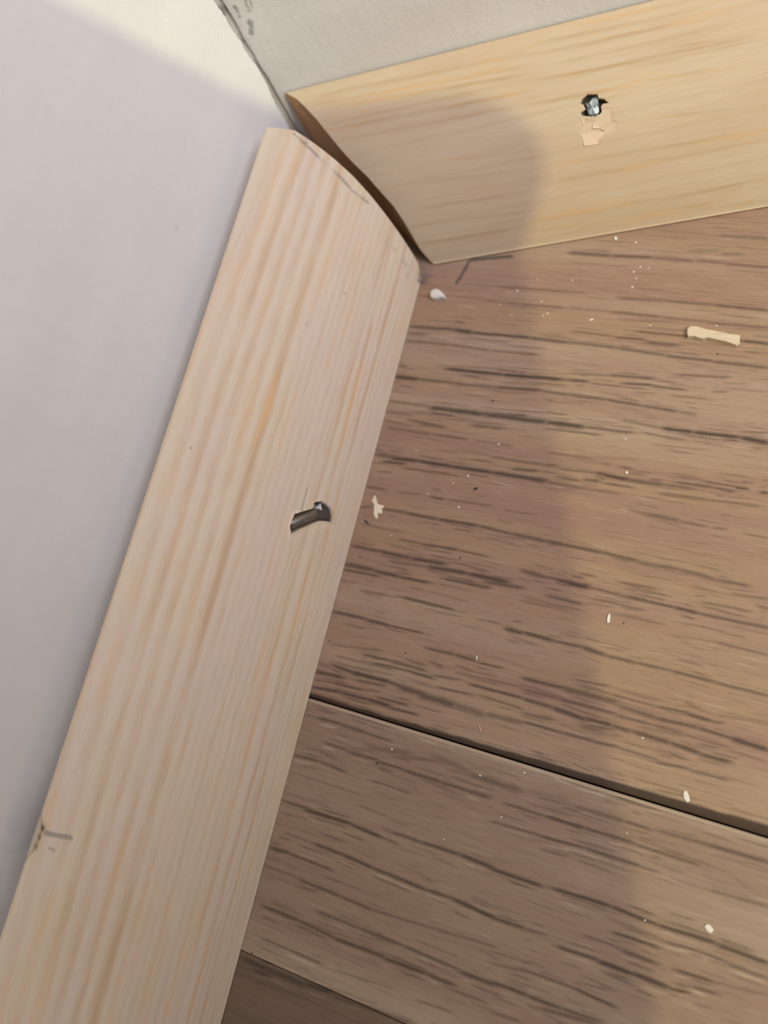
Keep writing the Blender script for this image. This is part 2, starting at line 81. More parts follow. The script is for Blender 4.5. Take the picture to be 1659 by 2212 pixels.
RSTREAK=[[34.03,1.62,52.62,2.26,0.5],[34.97,2.94,55.72,3.32,0.5],[35.52,4.49,55.64,4.71,0.4],[33.59,5.73,49.06,6.51,0.6],[36.25,5.98,60.99,6.56,0.5],[33.28,8.35,45.53,8.79,0.7],[45.69,6.89,61.11,7.04,0.4],[45.56,8.47,58.55,9.22,0.5],[48.0,9.47,56.95,9.8,0.3],[32.77,12.33,38.18,12.72,0.3],[46.91,12.81,55.19,13.53,0.35],[34.14,15.93,60.59,16.9,0.5],[34.4,18.16,49.99,17.8,0.5],[40.28,18.2,60.75,17.92,0.6],[39.94,21.48,54.95,21.43,0.25],[31.29,22.58,47.97,22.66,0.6],[47.96,22.85,60.62,22.56,0.6],[40.55,24.57,54.9,24.41,0.5],[31.07,23.98,60.99,25.44,0.4],[39.41,0.7,61.39,1.29,0.4],[49.34,2.75,61.29,3.12,0.4],[50.75,5.78,61.15,6.14,0.5],[4.67,1.41,33.93,2.61,0.4],[5.56,2.53,33.8,3.93,0.4],[7.53,3.32,33.69,4.92,0.5],[6.16,5.23,33.45,5.54,0.4],[7.08,5.97,33.3,6.85,0.6],[7.42,7.5,33.12,8.33,0.5],[16.96,18.13,31.89,18.63,0.5],[14.38,20.26,31.52,21.06,0.4],[14.78,22.88,31.19,23.21,0.5],[19.13,12.51,32.59,13.7,0.3],[18.68,14.82,32.28,15.95,0.25]]
NAILL=[[17.946,56.674],[18.06,55.1],[18.892,54.48],[20.548,53.4],[20.384,52.729],[21.314,52.172],[22.296,52.276],[23.317,52.601],[23.892,53.316],[24.198,54.126],[23.435,54.155],[22.204,54.459],[21.071,55.291],[19.565,56.461],[18.414,57.501]]
SHANKL=[[18.397,56.106],[21.158,53.94]]
HEADL=[[20.384,52.729],[21.314,52.172],[22.296,52.276],[23.317,52.601],[23.824,53.34],[23.983,53.97],[22.204,54.459],[21.075,54.506]]
FACETL=[[21.318,52.464],[21.911,53.16],[21.4,53.18],[20.871,53.287]]
CRACKL=[[18.862,51.258],[18.911,52.583],[18.884,53.484],[18.935,54.299]]
NAILR=[[9.595,39.674],[9.039,40.029],[8.785,40.648],[9.013,41.732],[9.486,41.833],[9.689,42.476],[10.203,42.941],[10.136,42.286],[10.365,42.044],[11.065,42.05],[11.36,41.43],[11.344,40.836],[11.002,39.677],[10.627,39.567],[10.402,40.187],[9.807,40.025]]
HEADR=[[9.617,40.119],[9.586,40.642],[9.13,41.131],[9.168,41.643],[9.614,41.784],[10.313,41.791],[11.009,41.775],[11.29,41.362],[11.31,40.84],[11.013,40.423],[10.501,40.326],[10.005,40.302]]
TEAR=[[10.654,42.09],[10.906,43.316],[12.143,43.203],[12.689,43.816],[13.506,43.3],[13.681,42.393],[14.225,41.52],[14.793,41.464],[14.541,39.451],[12.754,39.19],[12.198,39.626],[11.15,39.362],[11.661,40.132],[11.883,41.229]]
FLAP=[[11.088,39.406],[11.507,40.074],[11.894,39.883],[12.032,40.916],[12.629,40.706],[12.934,41.87],[13.302,42.281],[13.819,42.008],[14.196,41.373],[14.722,41.471],[14.577,39.447],[12.894,39.175],[12.213,39.7]]
PENCL=[[3.637,7.961],[4.93,8.462],[7.58,9.497],[10.262,10.317],[13.174,11.463],[15.873,11.798]]
PENCL2=[[20.169,15.301],[23.188,15.313],[24.264,16.243],[25.349,16.122],[25.237,17.77]]
EDGEL=[[1.169,96.442],[2.375,96.428],[3.703,96.4],[1.984,97.822],[2.584,97.998],[0.57,96.093],[0.526,97.057],[0.539,98.005]]
DOTL=[[12.342,31.352],[16.227,25.153],[3.288,51.728]]
SPECK=[[37.95,-18.34],[32.44,-19.25],[34.34,-20.7],[38.6,-20.41],[39.1,-20.05],[52.47,-20.62],[60.28,-19.99],[41.37,-14.91],[36.68,-15.13],[49.76,-12.39],[49.04,-13.15],[50.79,-12.48],[49.54,-14.11],[49.26,-15.37],[36.78,-39.08],[52.3,-36.18],[53.25,-40.47],[32.1,-45.19],[33.82,-43.84],[34.36,-17.01],[45.8,-8.4],[48.51,-8.81],[33.8,-43.9],[32.11,-45.22],[33.62,-48.25],[29.08,-47.16],[25.65,-53.48],[25.95,-41.49],[53.27,-40.49],[32.75,-79.4],[60.65,-70.83],[48.81,-77.91],[43.89,-79.52],[60.86,-81.08],[47.31,-83.27],[41.44,-87.46],[64.19,-89.01]]
DARK=[[35.18,-45.5],[35.37,-54.72],[22.14,-57.22],[34.61,-33.25],[31.37,-81.49],[31.44,-67.87],[21.07,-68.64],[56.31,-58.72],[21.94,-106.42],[61.03,-23.77]]
SHARD=[[66.17,-75.7],[70.37,-87.77],[54.57,-58.49],[40.38,-66.47],[45.01,-20.49],[42.73,-74.38],[21.73,-52.36]]
CRUMB=[[22.29,-18.87],[22.32,-18.34],[22.63,-17.92],[23.19,-17.97],[23.68,-18.11],[24.15,-18.47],[24.53,-18.84],[24.51,-19.1],[23.86,-19.15],[23.24,-19.33],[22.78,-19.34],[22.49,-19.19]]
CHIP=[[21.83,-48.61],[21.99,-48.6],[22.3,-49.13],[22.57,-49.62],[23.06,-49.76],[23.58,-49.77],[23.54,-50.09],[23.32,-50.12],[23.5,-50.53],[23.58,-50.7],[23.42,-50.95],[23.16,-50.81],[23.03,-50.95],[23.14,-51.56],[23.02,-51.71],[22.69,-51.45],[22.46,-51.11],[22.37,-50.57],[22.16,-49.79],[21.74,-49.48],[21.55,-49.25],[21.83,-49.3],[21.79,-48.84]]
SPLINT=[[57.02,-20.89],[57.34,-20.61],[58.12,-20.54],[59.03,-20.79],[60.49,-20.99],[62.16,-21.26],[63.14,-21.25],[63.17,-21.91],[63.29,-22.23],[62.93,-22.59],[61.98,-22.35],[60.52,-22.08],[59.5,-21.93],[59.03,-22.14],[58.37,-22.03],[57.99,-21.9],[57.28,-22.01],[57.08,-21.48]]
JOINT=[[21.13,-75.9],[46.8,-76.98],[74.3,-77.65]]
JOINT2=[[20.74,-107.09],[32.51,-106.89],[42.0,-106.71]]
PENF=[[26.43,-12.93],[26.0,-14.8],[25.45,-16.44]]
FOOTLINE=[[26.87,-12.66],[29.39,-12.23],[32.38,-11.78]]  # dark grey line on the floor along the right strip's foot
WALLR=[[[1.0,31.7],[0.99,30.99],[0.89,30.3]],[[2.62,32.38],[2.59,31.69],[2.36,30.49]],[[1.78,29.22],[1.57,28.55],[1.17,27.62]],[[3.17,32.2],[3.11,31.46],[2.92,30.88]],[[1.17,30.21],[1.2,30.13]]]
EDGEW=[[34.16,-0.83],[31.6,-0.37],[30.72,-0.63],[28.86,-0.41],[27.23,0.07],[26.86,-0.31],[25.27,-0.3],[23.56,0.25],[21.82,0.18],[20.16,0.07],[18.58,-0.55],[17.09,-0.74]]
WALLL=[[-27.06,27.76],[-20.81,26.79],[-21.16,29.67],[-57.98,21.64]]

# ------------------------------------------------------------------ helpers
def tag(o, label=None, cat=None, group=None, kind=None):
    if label: o['label'] = label
    if cat: o['category'] = cat
    if group: o['group'] = group
    if kind: o['kind'] = kind
    return o


def link(name, me, parent=None, mat=None):
    o = bpy.data.objects.new(name, me)
    COL.objects.link(o)
    if parent is not None: o.parent = parent
    if mat is not None and me is not None: me.materials.append(mat)
    return o


def mesh_np(name, V, F, smooth=True, attrs=None):
    me = bpy.data.meshes.new(name)
    V = np.asarray(V, dtype=np.float32)
    me.from_pydata(V.tolist() if len(V) < 5000 else [], [], F if len(V) < 5000 else [])
    if len(V) >= 5000:
        lens = np.array([len(f) for f in F], dtype=np.int32)
        flat = np.concatenate([np.asarray(f, dtype=np.int32) for f in F]) if not isinstance(F, np.ndarray) else F.ravel()
        me.vertices.add(len(V)); me.vertices.foreach_set('co', V.ravel())
        me.loops.add(len(flat)); me.loops.foreach_set('vertex_index', flat.astype(np.int32))
        me.polygons.add(len(lens))
        me.polygons.foreach_set('loop_start', np.concatenate([[0], np.cumsum(lens)[:-1]]).astype(np.int32))
        me.polygons.foreach_set('loop_total', lens)
    me.update(calc_edges=True)
    me.validate()
    me.polygons.foreach_set('use_smooth', [bool(smooth)] * len(me.polygons))
    for k, a in (attrs or {}).items():
        a = np.asarray(a, dtype=np.float32)
        if a.ndim == 1:
            at = me.attributes.new(k, 'FLOAT', 'POINT'); at.data.foreach_set('value', a)
        else:
            at = me.attributes.new(k, 'FLOAT_VECTOR', 'POINT'); at.data.foreach_set('vector', a.ravel())
    return me


def grid_faces(nr, nc, wrap=False):
    r = np.arange(nr if wrap else nr - 1)[:, None]; c = np.arange(nc - 1)[None, :]
    r2 = (r + 1) % nr
    a = r * nc + c; b = r * nc + c + 1; d = r2 * nc + c + 1; e = r2 * nc + c
    return np.stack([a, b, d, e], -1).reshape(-1, 4)


def inside(poly, X, Y):
    p = np.asarray(poly); res = np.zeros(X.shape, bool); j = len(p) - 1
    for i in range(len(p)):
        xi, yi = p[i]; xj, yj = p[j]
        if yi != yj:
            res ^= ((yi > Y) != (yj > Y)) & (X < (xj - xi) * (Y - yi) / (yj - yi) + xi)
        j = i
    return res


def segdist(pts, X, Y):
    d = np.full(X.shape, 1e9)
    for (x0, y0), (x1, y1) in zip(pts[:-1], pts[1:]):
        dx, dy = x1 - x0, y1 - y0; l = dx * dx + dy * dy + 1e-9
        q = np.clip(((X - x0) * dx + (Y - y0) * dy) / l, 0, 1)
        d = np.minimum(d, np.hypot(X - x0 - q * dx, Y - y0 - q * dy))
    return d


def polydist(poly, X, Y):
    """signed: positive inside"""
    d = segdist(list(poly) + [poly[0]], X, Y)
    return np.where(inside(poly, X, Y), d, -d)


def wave(n, seed, lo=0.2, hi=2.0, terms=7):
    r = np.random.default_rng(seed); x = n * 0.0
    for _ in range(terms):
        x = x + np.sin(n * r.uniform(lo, hi) + r.uniform(0, 6.28)) / terms
    return x


def dense(a, b, base, spots):
    """coordinates from a to b with step base, finer near the listed (lo, hi, step) spots"""
    out = [a]; x = a
    while x < b:
        st = base
        for lo, hi, s in spots:
            if lo <= x <= hi: st = min(st, s)
        x += st; out.append(x)
    out[-1] = b
    return np.array(out)


# ------------------------------------------------------------------ node helpers
def new_mat(name):
    m = bpy.data.materials.new(name); m.use_nodes = True
    nt = m.node_tree
    return m, nt, nt.nodes['Principled BSDF']


def nd(nt, t, **kw):
    n = nt.nodes.new(t)
    for k, v in kw.items():
        if k.startswith('_'): setattr(n, k[1:], v)
        else: n.inputs[k.replace('_', ' ')].default_value = v
    return n


def attr(nt, name):
    return nd(nt, 'ShaderNodeAttribute', _attribute_name=name)


def mth(nt, op, a, b=None, clamp=False):
    n = nt.nodes.new('ShaderNodeMath'); n.operation = op; n.use_clamp = clamp
    for i, v in enumerate((a, b)):
        if v is None: continue
        if isinstance(v, (int, float)): n.inputs[i].default_value = v
        else: nt.links.new(v, n.inputs[i])
    return n.outputs[0]


def mixc(nt, fac, a, b, mode='MIX'):
    n = nt.nodes.new('ShaderNodeMix'); n.data_type = 'RGBA'; n.blend_type = mode
    for sock, v in ((n.inputs[0], fac), (n.inputs[6], a), (n.inputs[7], b)):
        if isinstance(v, (int, float)): sock.default_value = v
        elif isinstance(v, tuple): sock.default_value = v + (1,) if len(v) == 3 else v
        else: nt.links.new(v, sock)
    return n.outputs[2]


def ramp(nt, x, lo, hi, a=0.0, b=1.0, smooth=True):
    n = nt.nodes.new('ShaderNodeMapRange'); n.interpolation_type = 'SMOOTHSTEP' if smooth else 'LINEAR'
    nt.links.new(x, n.inputs[0])
    for i, v in zip((1, 2, 3, 4), (lo, hi, a, b)): n.inputs[i].default_value = v
    return n.outputs[0]


def noise(nt, vec, scale, sx=1, sy=1, sz=1, detail=3.0, rough=0.55, off=0.0):
    mp = nt.nodes.new('ShaderNodeMapping'); mp.inputs['Scale'].default_value = (sx, sy, sz)
    mp.inputs['Location'].default_value = (off, off * 1.7, off * .3)
    nt.links.new(vec, mp.inputs[0])
    n = nd(nt, 'ShaderNodeTexNoise', Scale=scale, Detail=detail, Roughness=rough)
    nt.links.new(mp.outputs[0], n.inputs['Vector'])
    return n.outputs[0]


def bump(nt, h, strength, dist):
    n = nd(nt, 'ShaderNodeBump', Strength=strength, Distance=dist)
    nt.links.new(h, n.inputs['Height'])
    return n.outputs[0]


def srgb(r, g, b):
    f = lambda c: c / 12.92 if c <= .04045 else ((c + .055) / 1.055) ** 2.4
    return (f(r / 255), f(g / 255), f(b / 255))


# ------------------------------------------------------------------ materials
def pine_material(name, early, late, pink):
    m, nt, bs = new_mat(name)
    st = attr(nt, 'st').outputs['Vector']           # x = across the face, y = along the stick (mm)
    g = attr(nt, 'grain').outputs['Fac']
    fib = noise(nt, st, 1.0, 5.0, 0.22, 1, 3.0)      # fine fibres
    blot = noise(nt, st, 1.0, .16, .035, 1, 2.0, off=3)
    brk = noise(nt, st, 1.0, .9, .09, 1, 2.0, off=9)
    gg = mth(nt, 'MULTIPLY', g, ramp(nt, brk, .25, .7, .38, 1.05))
    gg = mth(nt, 'ADD', gg, ramp(nt, fib, .3, .75, -.10, .16), True)
    c = mixc(nt, ramp(nt, blot, .38, .62), early, pink)
    c = mixc(nt, gg, c, late)
    rose = noise(nt, st, 1.0, .5, .06, 1, 1.0, off=15)
    c = mixc(nt, mth(nt, 'MULTIPLY', gg, ramp(nt, rose, .5, .68, 0, .55)), c, srgb(226, 176, 120))
    raw = attr(nt, 'torn').outputs['Fac']
    c = mixc(nt, raw, c, mixc(nt, .5, early, srgb(236, 204, 178)))
    mk = attr(nt, 'mark').outputs['Fac']
    spk = noise(nt, st, 1.0, 3.2, 3.2, 1, 4.0, .7, off=5)
    mk2 = ramp(nt, mth(nt, 'ADD', mk, mth(nt, 'MULTIPLY', mth(nt, 'SUBTRACT', spk, .5), 1.5)), .30, .95)
    c = mixc(nt, mth(nt, 'MULTIPLY', mk2, .62), c, srgb(112, 112, 106))
    hole = attr(nt, 'hole').outputs['Fac']
    c = mixc(nt, hole, c, srgb(52, 44, 36))
    nt.links.new(c, bs.inputs['Base Color'])
    bs.inputs['Roughness'].default_value = .55
    bs.inputs['Specular IOR Level'].default_value = .25
    nt.links.new(bump(nt, mth(nt, 'ADD', fib, mth(nt, 'MULTIPLY', gg, .6)), .10, .0002), bs.inputs['Normal'])
    return m


def cut_material():
    m, nt, bs = new_mat('sawn_end_grain')
    tc = nd(nt, 'ShaderNodeTexCoord').outputs['Object']
    n = noise(nt, tc, 900, 1, 1, 4, 3)
    c = mixc(nt, n, srgb(150, 108, 72), srgb(196, 156, 112))
    nt.links.new(c, bs.inputs['Base Color']); bs.inputs['Roughness'].default_value = .8
    return m


def laminate_material(name, light, base, dark, red):
    m, nt, bs = new_mat(name)
    st = attr(nt, 'st').outputs['Vector']           # x along the plank, y across (mm)
    k = attr(nt, 'streak').outputs['Fac']
    rag = noise(nt, st, 1.0, 3.4, 8.0, 1, 4.0, .68)
    fine = noise(nt, st, 1.0, .55, 7.0, 1, 4.0, .6, off=4)
    band = noise(nt, st, 1.0, .018, .42, 1, 3.0, .55, off=11)
    pores = noise(nt, st, 1.0, 3.0, 26.0, 1, 2.0, .6, off=21)
    kk = mth(nt, 'ADD', k, mth(nt, 'MULTIPLY', mth(nt, 'SUBTRACT', rag, .5), .46))
    tone = noise(nt, st, 1.0, .012, .12, 1, 2.0, off=31)
    c = mixc(nt, ramp(nt, band, .35, .68), base, red)
    c = mixc(nt, ramp(nt, tone, .42, .75, 0, .38), c, light)
    c = mixc(nt, ramp(nt, fine, .50, .82, 0, .38), c, dark)
    thin = noise(nt, st, 1.0, .16, 3.2, 1, 4.0, .62, off=44)
    c = mixc(nt, ramp(nt, thin, .55, .74, 0, .36), c, dark)
    c = mixc(nt, ramp(nt, thin, .44, .28, 0, .35), c, light)
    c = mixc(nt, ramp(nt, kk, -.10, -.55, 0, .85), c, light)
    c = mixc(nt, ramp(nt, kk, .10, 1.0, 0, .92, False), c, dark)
    c = mixc(nt, ramp(nt, pores, .66, .78, 0, .30), c, dark)
    mk = attr(nt, 'mark').outputs['Fac']
    mk2 = ramp(nt, mth(nt, 'ADD', mk, mth(nt, 'MULTIPLY', mth(nt, 'SUBTRACT', rag, .5), .8)), .35, .75)
    c = mixc(nt, mth(nt, 'MULTIPLY', mk2, .7), c, srgb(60, 58, 56))
    nt.links.new(c, bs.inputs['Base Color'])
    bs.inputs['Roughness'].default_value = .5
    bs.inputs['Specular IOR Level'].default_value = .3
    h = mth(nt, 'ADD', mth(nt, 'MULTIPLY', rag, .5), mth(nt, 'MULTIPLY', kk, -.9))
    nt.links.new(bump(nt, h, .22, .0002), bs.inputs['Normal'])
    return m


def wall_material(name, col, col2):
    m, nt, bs = new_mat(name)
    tc = nd(nt, 'ShaderNodeTexCoord').outputs['Object']
    lo = noise(nt, tc, 45, 1, 1, 2.4, 3)
    dr = noise(nt, tc, 260, 2.0, 2.0, .55, 3, off=2)
    gr = noise(nt, tc, 2600, 1, 1, 1, 3, off=4)
    c = mixc(nt, ramp(nt, lo, .3, .7), col, col2)
    mk = attr(nt, 'mark').outputs['Fac']
    mk2 = ramp(nt, mth(nt, 'ADD', mk, mth(nt, 'MULTIPLY', mth(nt, 'SUBTRACT', gr, .5), .8)), .3, .85)
    c = mixc(nt, mth(nt, 'MULTIPLY', mk2, .62), c, srgb(110, 112, 114))
    nt.links.new(c, bs.inputs['Base Color'])
    bs.inputs['Roughness'].default_value = .75
    bs.inputs['Specular IOR Level'].default_value = .15
    h = mth(nt, 'ADD', mth(nt, 'MULTIPLY', dr, .7), mth(nt, 'MULTIPLY', gr, .25))
    nt.links.new(bump(nt, h, .25, .0006), bs.inputs['Normal'])
    return m


def plain(name, col, rough=.6, metal=0.0, var=.15, scale=1500):
    m, nt, bs = new_mat(name)
    tc = nd(nt, 'ShaderNodeTexCoord').outputs['Object']
    n = noise(nt, tc, scale, 1, 1, 1, 3)
    d = tuple(c * (1 - var) for c in col)
    nt.links.new(mixc(nt, n, d, col), bs.inputs['Base Color'])
    bs.inputs['Roughness'].default_value = rough
    bs.inputs['Metallic'].default_value = metal
    return m


PINE_L = pine_material('pale_pine', srgb(213, 194, 168), srgb(194, 162, 129), srgb(212, 192, 173))
PINE_R = pine_material('yellow_pine', srgb(194, 172, 144), srgb(176, 143, 104), srgb(190, 165, 137))
CUT = cut_material()
LAM_A = laminate_material('oak_laminate', srgb(180, 160, 138), srgb(151, 121, 96), srgb(56, 42, 35), srgb(144, 112, 94))
LAM_B = laminate_material('grey_oak_laminate', srgb(176, 157, 136), srgb(144, 118, 98), srgb(56, 42, 33), srgb(138, 111, 94))
LAM_C = laminate_material('dark_oak_laminate', srgb(136, 114, 92), srgb(101, 81, 66), srgb(50, 38, 32), srgb(94, 73, 62))
WALL_L = wall_material('white_paint', srgb(237, 233, 228), srgb(232, 228, 224))
WALL_R = wall_material('grey_white_paint', srgb(239, 234, 234), srgb(232, 226, 226))
STEEL_DARK = plain('dark_steel', srgb(136, 126, 112), .40, .55, .45, 2500)
STEEL_HEAD = plain('blackened_steel', srgb(104, 96, 90), .45, .6, .4, 2500)
STEEL = plain('bright_steel', srgb(168, 174, 182), .45, .75, .4, 2500)
STEEL_GLINT = plain('painted_glint_steel', srgb(236, 238, 240), .35, .3, .1, 2500)  # pale steel that puts the facets' reflections into the colour
PLASTER = plain('white_plaster', srgb(222, 213, 202), .85)
SHAVING = plain('pale_wood_shaving', srgb(206, 184, 158), .75)
CHIPW = plain('cream_wood_chip', srgb(230, 212, 186), .75)
SOOT = plain('dark_grit', srgb(58, 50, 42), .8)
PINKW = plain('pinkish_splinter', srgb(206, 160, 136), .75)
LINT = plain('grey_lint', srgb(140, 132, 124), .9)
BLACKP = plain('black_plastic', srgb(26, 26, 28), .35)
GLASSB = plain('black_glass', srgb(10, 10, 12), .12)

# ------------------------------------------------------------------ floor: bed and planks
CP, SP = math.cos(PY), math.sin(PY)


def to_plank(p):                    # room mm -> plank frame mm
    x, y = p
    return (x * CP + y * SP, -x * SP + y * CP)


def from_plank(X, Y):
    return X * CP - Y * SP, X * SP + Y * CP


J1 = float(np.mean([to_plank(p)[1] for p in JOINT]))
J2 = float(np.mean([to_plank(p)[1] for p in JOINT2]))


def streak_field(X, Y):
    """printed dark (positive) and light (negative) grain lines, plus a dark joint band and a painted edge highlight, millimetres in the plank frame"""
    F = np.zeros(X.shape)
    xs = X[0, :]; ys = Y[:, 0]
    r = np.random.default_rng(21)
    extra = []
    for x0, y0, x1, y1, w, d in FLOOR:            # finer companions beside each printed vein
        L = math.hypot(x1 - x0, y1 - y0)
        for k in range(3 if d > .5 else 1):
            q0 = r.uniform(-.2, .6); q1 = q0 + r.uniform(.35, .8)
            o = r.choice([-1, 1]) * r.uniform(.35, 1.5)
            extra.append((x0 + (x1 - x0) * q0, y0 + (y1 - y0) * q0 + o, x0 + (x1 - x0) * q1, y0 + (y1 - y0) * q1 + o, r.uniform(.12, .3), abs(d) * r.uniform(.3, .7)))
        if d > .6:
            o = -(w * .8 + r.uniform(.15, .35)); q0 = r.uniform(-.1, .25); q1 = q0 + r.uniform(.5, .9)
            extra.append((x0 + (x1 - x0) * q0, y0 + (y1 - y0) * q0 + o, x0 + (x1 - x0) * q1, y0 + (y1 - y0) * q1 + o, r.uniform(.25, .5), -r.uniform(.25, .5)))
    for k in range(460):                          # the print goes on beside the frame
        x0 = 78 + 75 * r.uniform(0, 1) ** 1.2; y0 = r.uniform(-135, 25) + (x0 - 78) * PY; L = r.uniform(6, 32)
        extra.append((x0, y0, x0 + L, y0 + L * PY + r.uniform(-.4, .4), r.uniform(.2, .6), r.uniform(.4, 1) if k % 6 else -.4))
    for x0, y0, x1, y1, w, d in FLOOR + extra:
        a = to_plank((x0, y0)); b = to_plank((x1, y1))
        if b[0] < a[0]: a, b = b, a
        L = b[0] - a[0]; e = min(.9, L * .25) + .25
        c0, c1 = np.searchsorted(xs, [a[0] - e, b[0] + e])
        if c1 - c0 < 1: continue
        r0, r1 = np.searchsorted(ys, [min(a[1], b[1]) - 2 * w - .2, max(a[1], b[1]) + 2 * w + .2])
        if r1 - r0 < 1: continue
        xx = xs[c0:c1][None, :]; yy = ys[r0:r1][:, None]
        q = (xx - a[0]) / (L + 1e-6)
        cy = a[1] + np.clip(q, -.1, 1.1) * (b[1] - a[1]) + .035 * wave(xx, int(abs(x0 * 7 + y0 * 13)) + 1, .3, 2.2)
        end = np.clip((xx - a[0] + e) / (2 * e), 0, 1) * np.clip((b[0] + e - xx) / (2 * e), 0, 1)
        end = np.clip(end * 1.4, 0, 1)
        hw = w * .54 * (.88 + .22 * wave(xx, int(abs(x1 * 5 + y1 * 3)) + 2, .5, 3.5)) + .05
        v = (d if d > 0 else d * .85) * end * np.exp(-((yy - cy) / hw) ** 2 * .9)
        S = F[r0:r1, c0:c1]
        F[r0:r1, c0:c1] = np.where(v > 0, np.maximum(S, v), np.where(S > .05, S, np.minimum(S, v)))
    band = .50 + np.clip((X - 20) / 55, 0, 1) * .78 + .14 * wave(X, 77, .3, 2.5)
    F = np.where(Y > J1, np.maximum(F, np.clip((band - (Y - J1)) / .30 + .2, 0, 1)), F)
    F = np.where((Y < J1) & (Y > J1 - .42), np.minimum(np.where(F > .3, F * .3, F), -.45), F)  # painted highlight along the board edge just below the joint
    return F


floor = link('floor', mesh_np('floor', [(-.04, -1.2, -.012), (1.6, -1.2, -.012), (1.6, .6, -.012), (-.04, .6, -.012),
                                        (-.04, -1.2, -.0082), (1.6, -1.2, -.0082), (1.6, .6, -.0082), (-.04, .6, -.0082)],
                              [(3, 2, 1, 0), (4, 5, 6, 7), (0, 1, 5, 4), (1, 2, 6, 5), (2, 3, 7, 6), (3, 0, 4, 7)], False), None, SOOT)
tag(floor, 'brown oak-look laminate floor with streaky grain in the room corner', 'floor', kind='structure')


def plank(name, y0, y1, xs, ys, mat, top_bevel, bot_bevel, fine=True):
    """a laminate board from y0 to y1 (plank frame, mm); bevels are (width, depth) at its edges"""
    X, Y = np.meshgrid(xs, ys)
    Z = np.zeros(X.shape)
    for (bw, bd), dist in ((bot_bevel, Y - y0), (top_bevel, y1 - Y)):
        if bw > 0:
            q = np.clip(1 - dist / bw, 0, 1)
            Z -= bd * (q * q * .5 + q * .5)
    if fine:
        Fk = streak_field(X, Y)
        mk = np.zeros(X.shape)
        for pts, w in ((PENF, .33), (FOOTLINE, .32)):
            pp = [to_plank(p) for p in pts]
            mk = np.maximum(mk, np.clip(1.35 - segdist(pp, X, Y) / w, 0, 1))
    else:
        Fk = .35 * wave(Y * 1.0 + .01 * X, int(abs(y0)) + 3, .3, 3.0); mk = np.zeros(X.shape)
    Wx, Wy = from_plank(X, Y)
    n = X.size; nr, nc = X.shape
    V = np.stack([Wx.ravel() * MM, Wy.ravel() * MM, Z.ravel() * MM], 1)
    Fq = grid_faces(nr, nc)
    # sides and underside
    edge = np.concatenate([np.arange(nc), np.arange(1, nr) * nc + nc - 1, (nr - 1) * nc + np.arange(nc - 2, -1, -1), np.arange(nr - 2, 0, -1) * nc])
    low = V[edge].copy(); low[:, 2] = -8 * MM
    V2 = np.concatenate([V, low]); m = len(edge); i = np.arange(m); j = (i + 1) % m
    side = np.stack([edge[i], n + i, n + j, edge[j]], 1)
    st = np.stack([X.ravel(), Y.ravel(), 0 * X.ravel()], 1)
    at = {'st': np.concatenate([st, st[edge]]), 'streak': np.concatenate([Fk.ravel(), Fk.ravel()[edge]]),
          'mark': np.concatenate([mk.ravel(), 0 * mk.ravel()[edge]])}
    me = mesh_np(name, V2, np.concatenate([Fq, side]), True, at)
    return link(name, me, floor, mat)


XF = np.concatenate([[-30, 0, 8], np.arange(12, 90, .42), np.arange(90, 180, .9), [190, 210, 260, 400, 800, 1250]])
G = .10                                            # width of the joint between two boards
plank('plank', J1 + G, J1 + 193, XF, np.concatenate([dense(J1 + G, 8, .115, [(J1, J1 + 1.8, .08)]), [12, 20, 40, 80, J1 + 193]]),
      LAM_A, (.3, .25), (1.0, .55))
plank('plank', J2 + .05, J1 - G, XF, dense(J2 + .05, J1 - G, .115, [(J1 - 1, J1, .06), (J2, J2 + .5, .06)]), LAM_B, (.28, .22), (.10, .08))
plank('plank', J2 - 193, J2 - .05, XF, np.concatenate([[J2 - 193, J2 - 120, J2 - 60, J2 - 35], dense(J2 - 22, J2 - .05, .115, [(J2 - .5, J2, .06)])]),
      LAM_C, (.16, .12), (.3, .25))
xs_far = np.array([-30, 0, 100, 300, 600, 900, 1250.])
for k in range(2):
    for lo in (J1 + 193.3 + 193.3 * k, J2 - 193.3 * (k + 2)):
        plank('plank', lo, lo + 193, xs_far, np.linspace(lo, lo + 193, 24), LAM_A, (.3, .25), (.3, .25), False)

# ------------------------------------------------------------------ walls
# left wall: x = 0, its paint film breaks off raggedly just short of the corner
zs = np.concatenate([np.array([-.5, 2, 5, 8]), np.arange(10, 46, .35), np.array([48, 55, 70, 100, 160, 300, 600, 1200, 2400])])
ed = np.array(EDGEW); ed = ed[np.argsort(ed[:, 0])]
edge_y = np.interp(zs, ed[:, 0], ed[:, 1]) * .6 - .42 + .12 * wave(zs, 5, 2, 9)
ycol = np.concatenate([[0, .12, .3, .6, 1.0], np.arange(1.5, 8, .5), np.arange(8, 70, 1.2), [75, 90, 120, 200, 400, 800, 1500]])
YY, ZZ = np.meshgrid(ycol, zs)
Yw = edge_y[:, None] * np.clip(1 - YY / 6, 0, 1) - YY
Xw = -.16 * np.clip(1 - YY / .3, 0, 1) ** 2 + .05 * wave(YY + ZZ * .7, 4, .05, .5) * np.clip(YY / 3, 0, 1)
mk = np.zeros(YY.shape)
for k, (y, z) in enumerate(WALLL):
    mk = np.maximum(mk, (.55, .45, .35, .4)[k] * np.exp(-((Yw - y) ** 2 + (ZZ - z) ** 2) / (.55, .9, .4, .3)[k] ** 2))
P = np.stack([Xw, Yw, ZZ], -1)
Pb = P.copy(); Pb[..., 0] = -14
nr, nc = YY.shape
V = np.concatenate([P.reshape(-1, 3), Pb[:, 0]]) * MM
Fq = grid_faces(nr, nc)[:, ::-1]
r = np.arange(nr - 1)
sidef = np.stack([r * nc, (r + 1) * nc, nr * nc + r + 1, nr * nc + r], 1)[:, ::-1]
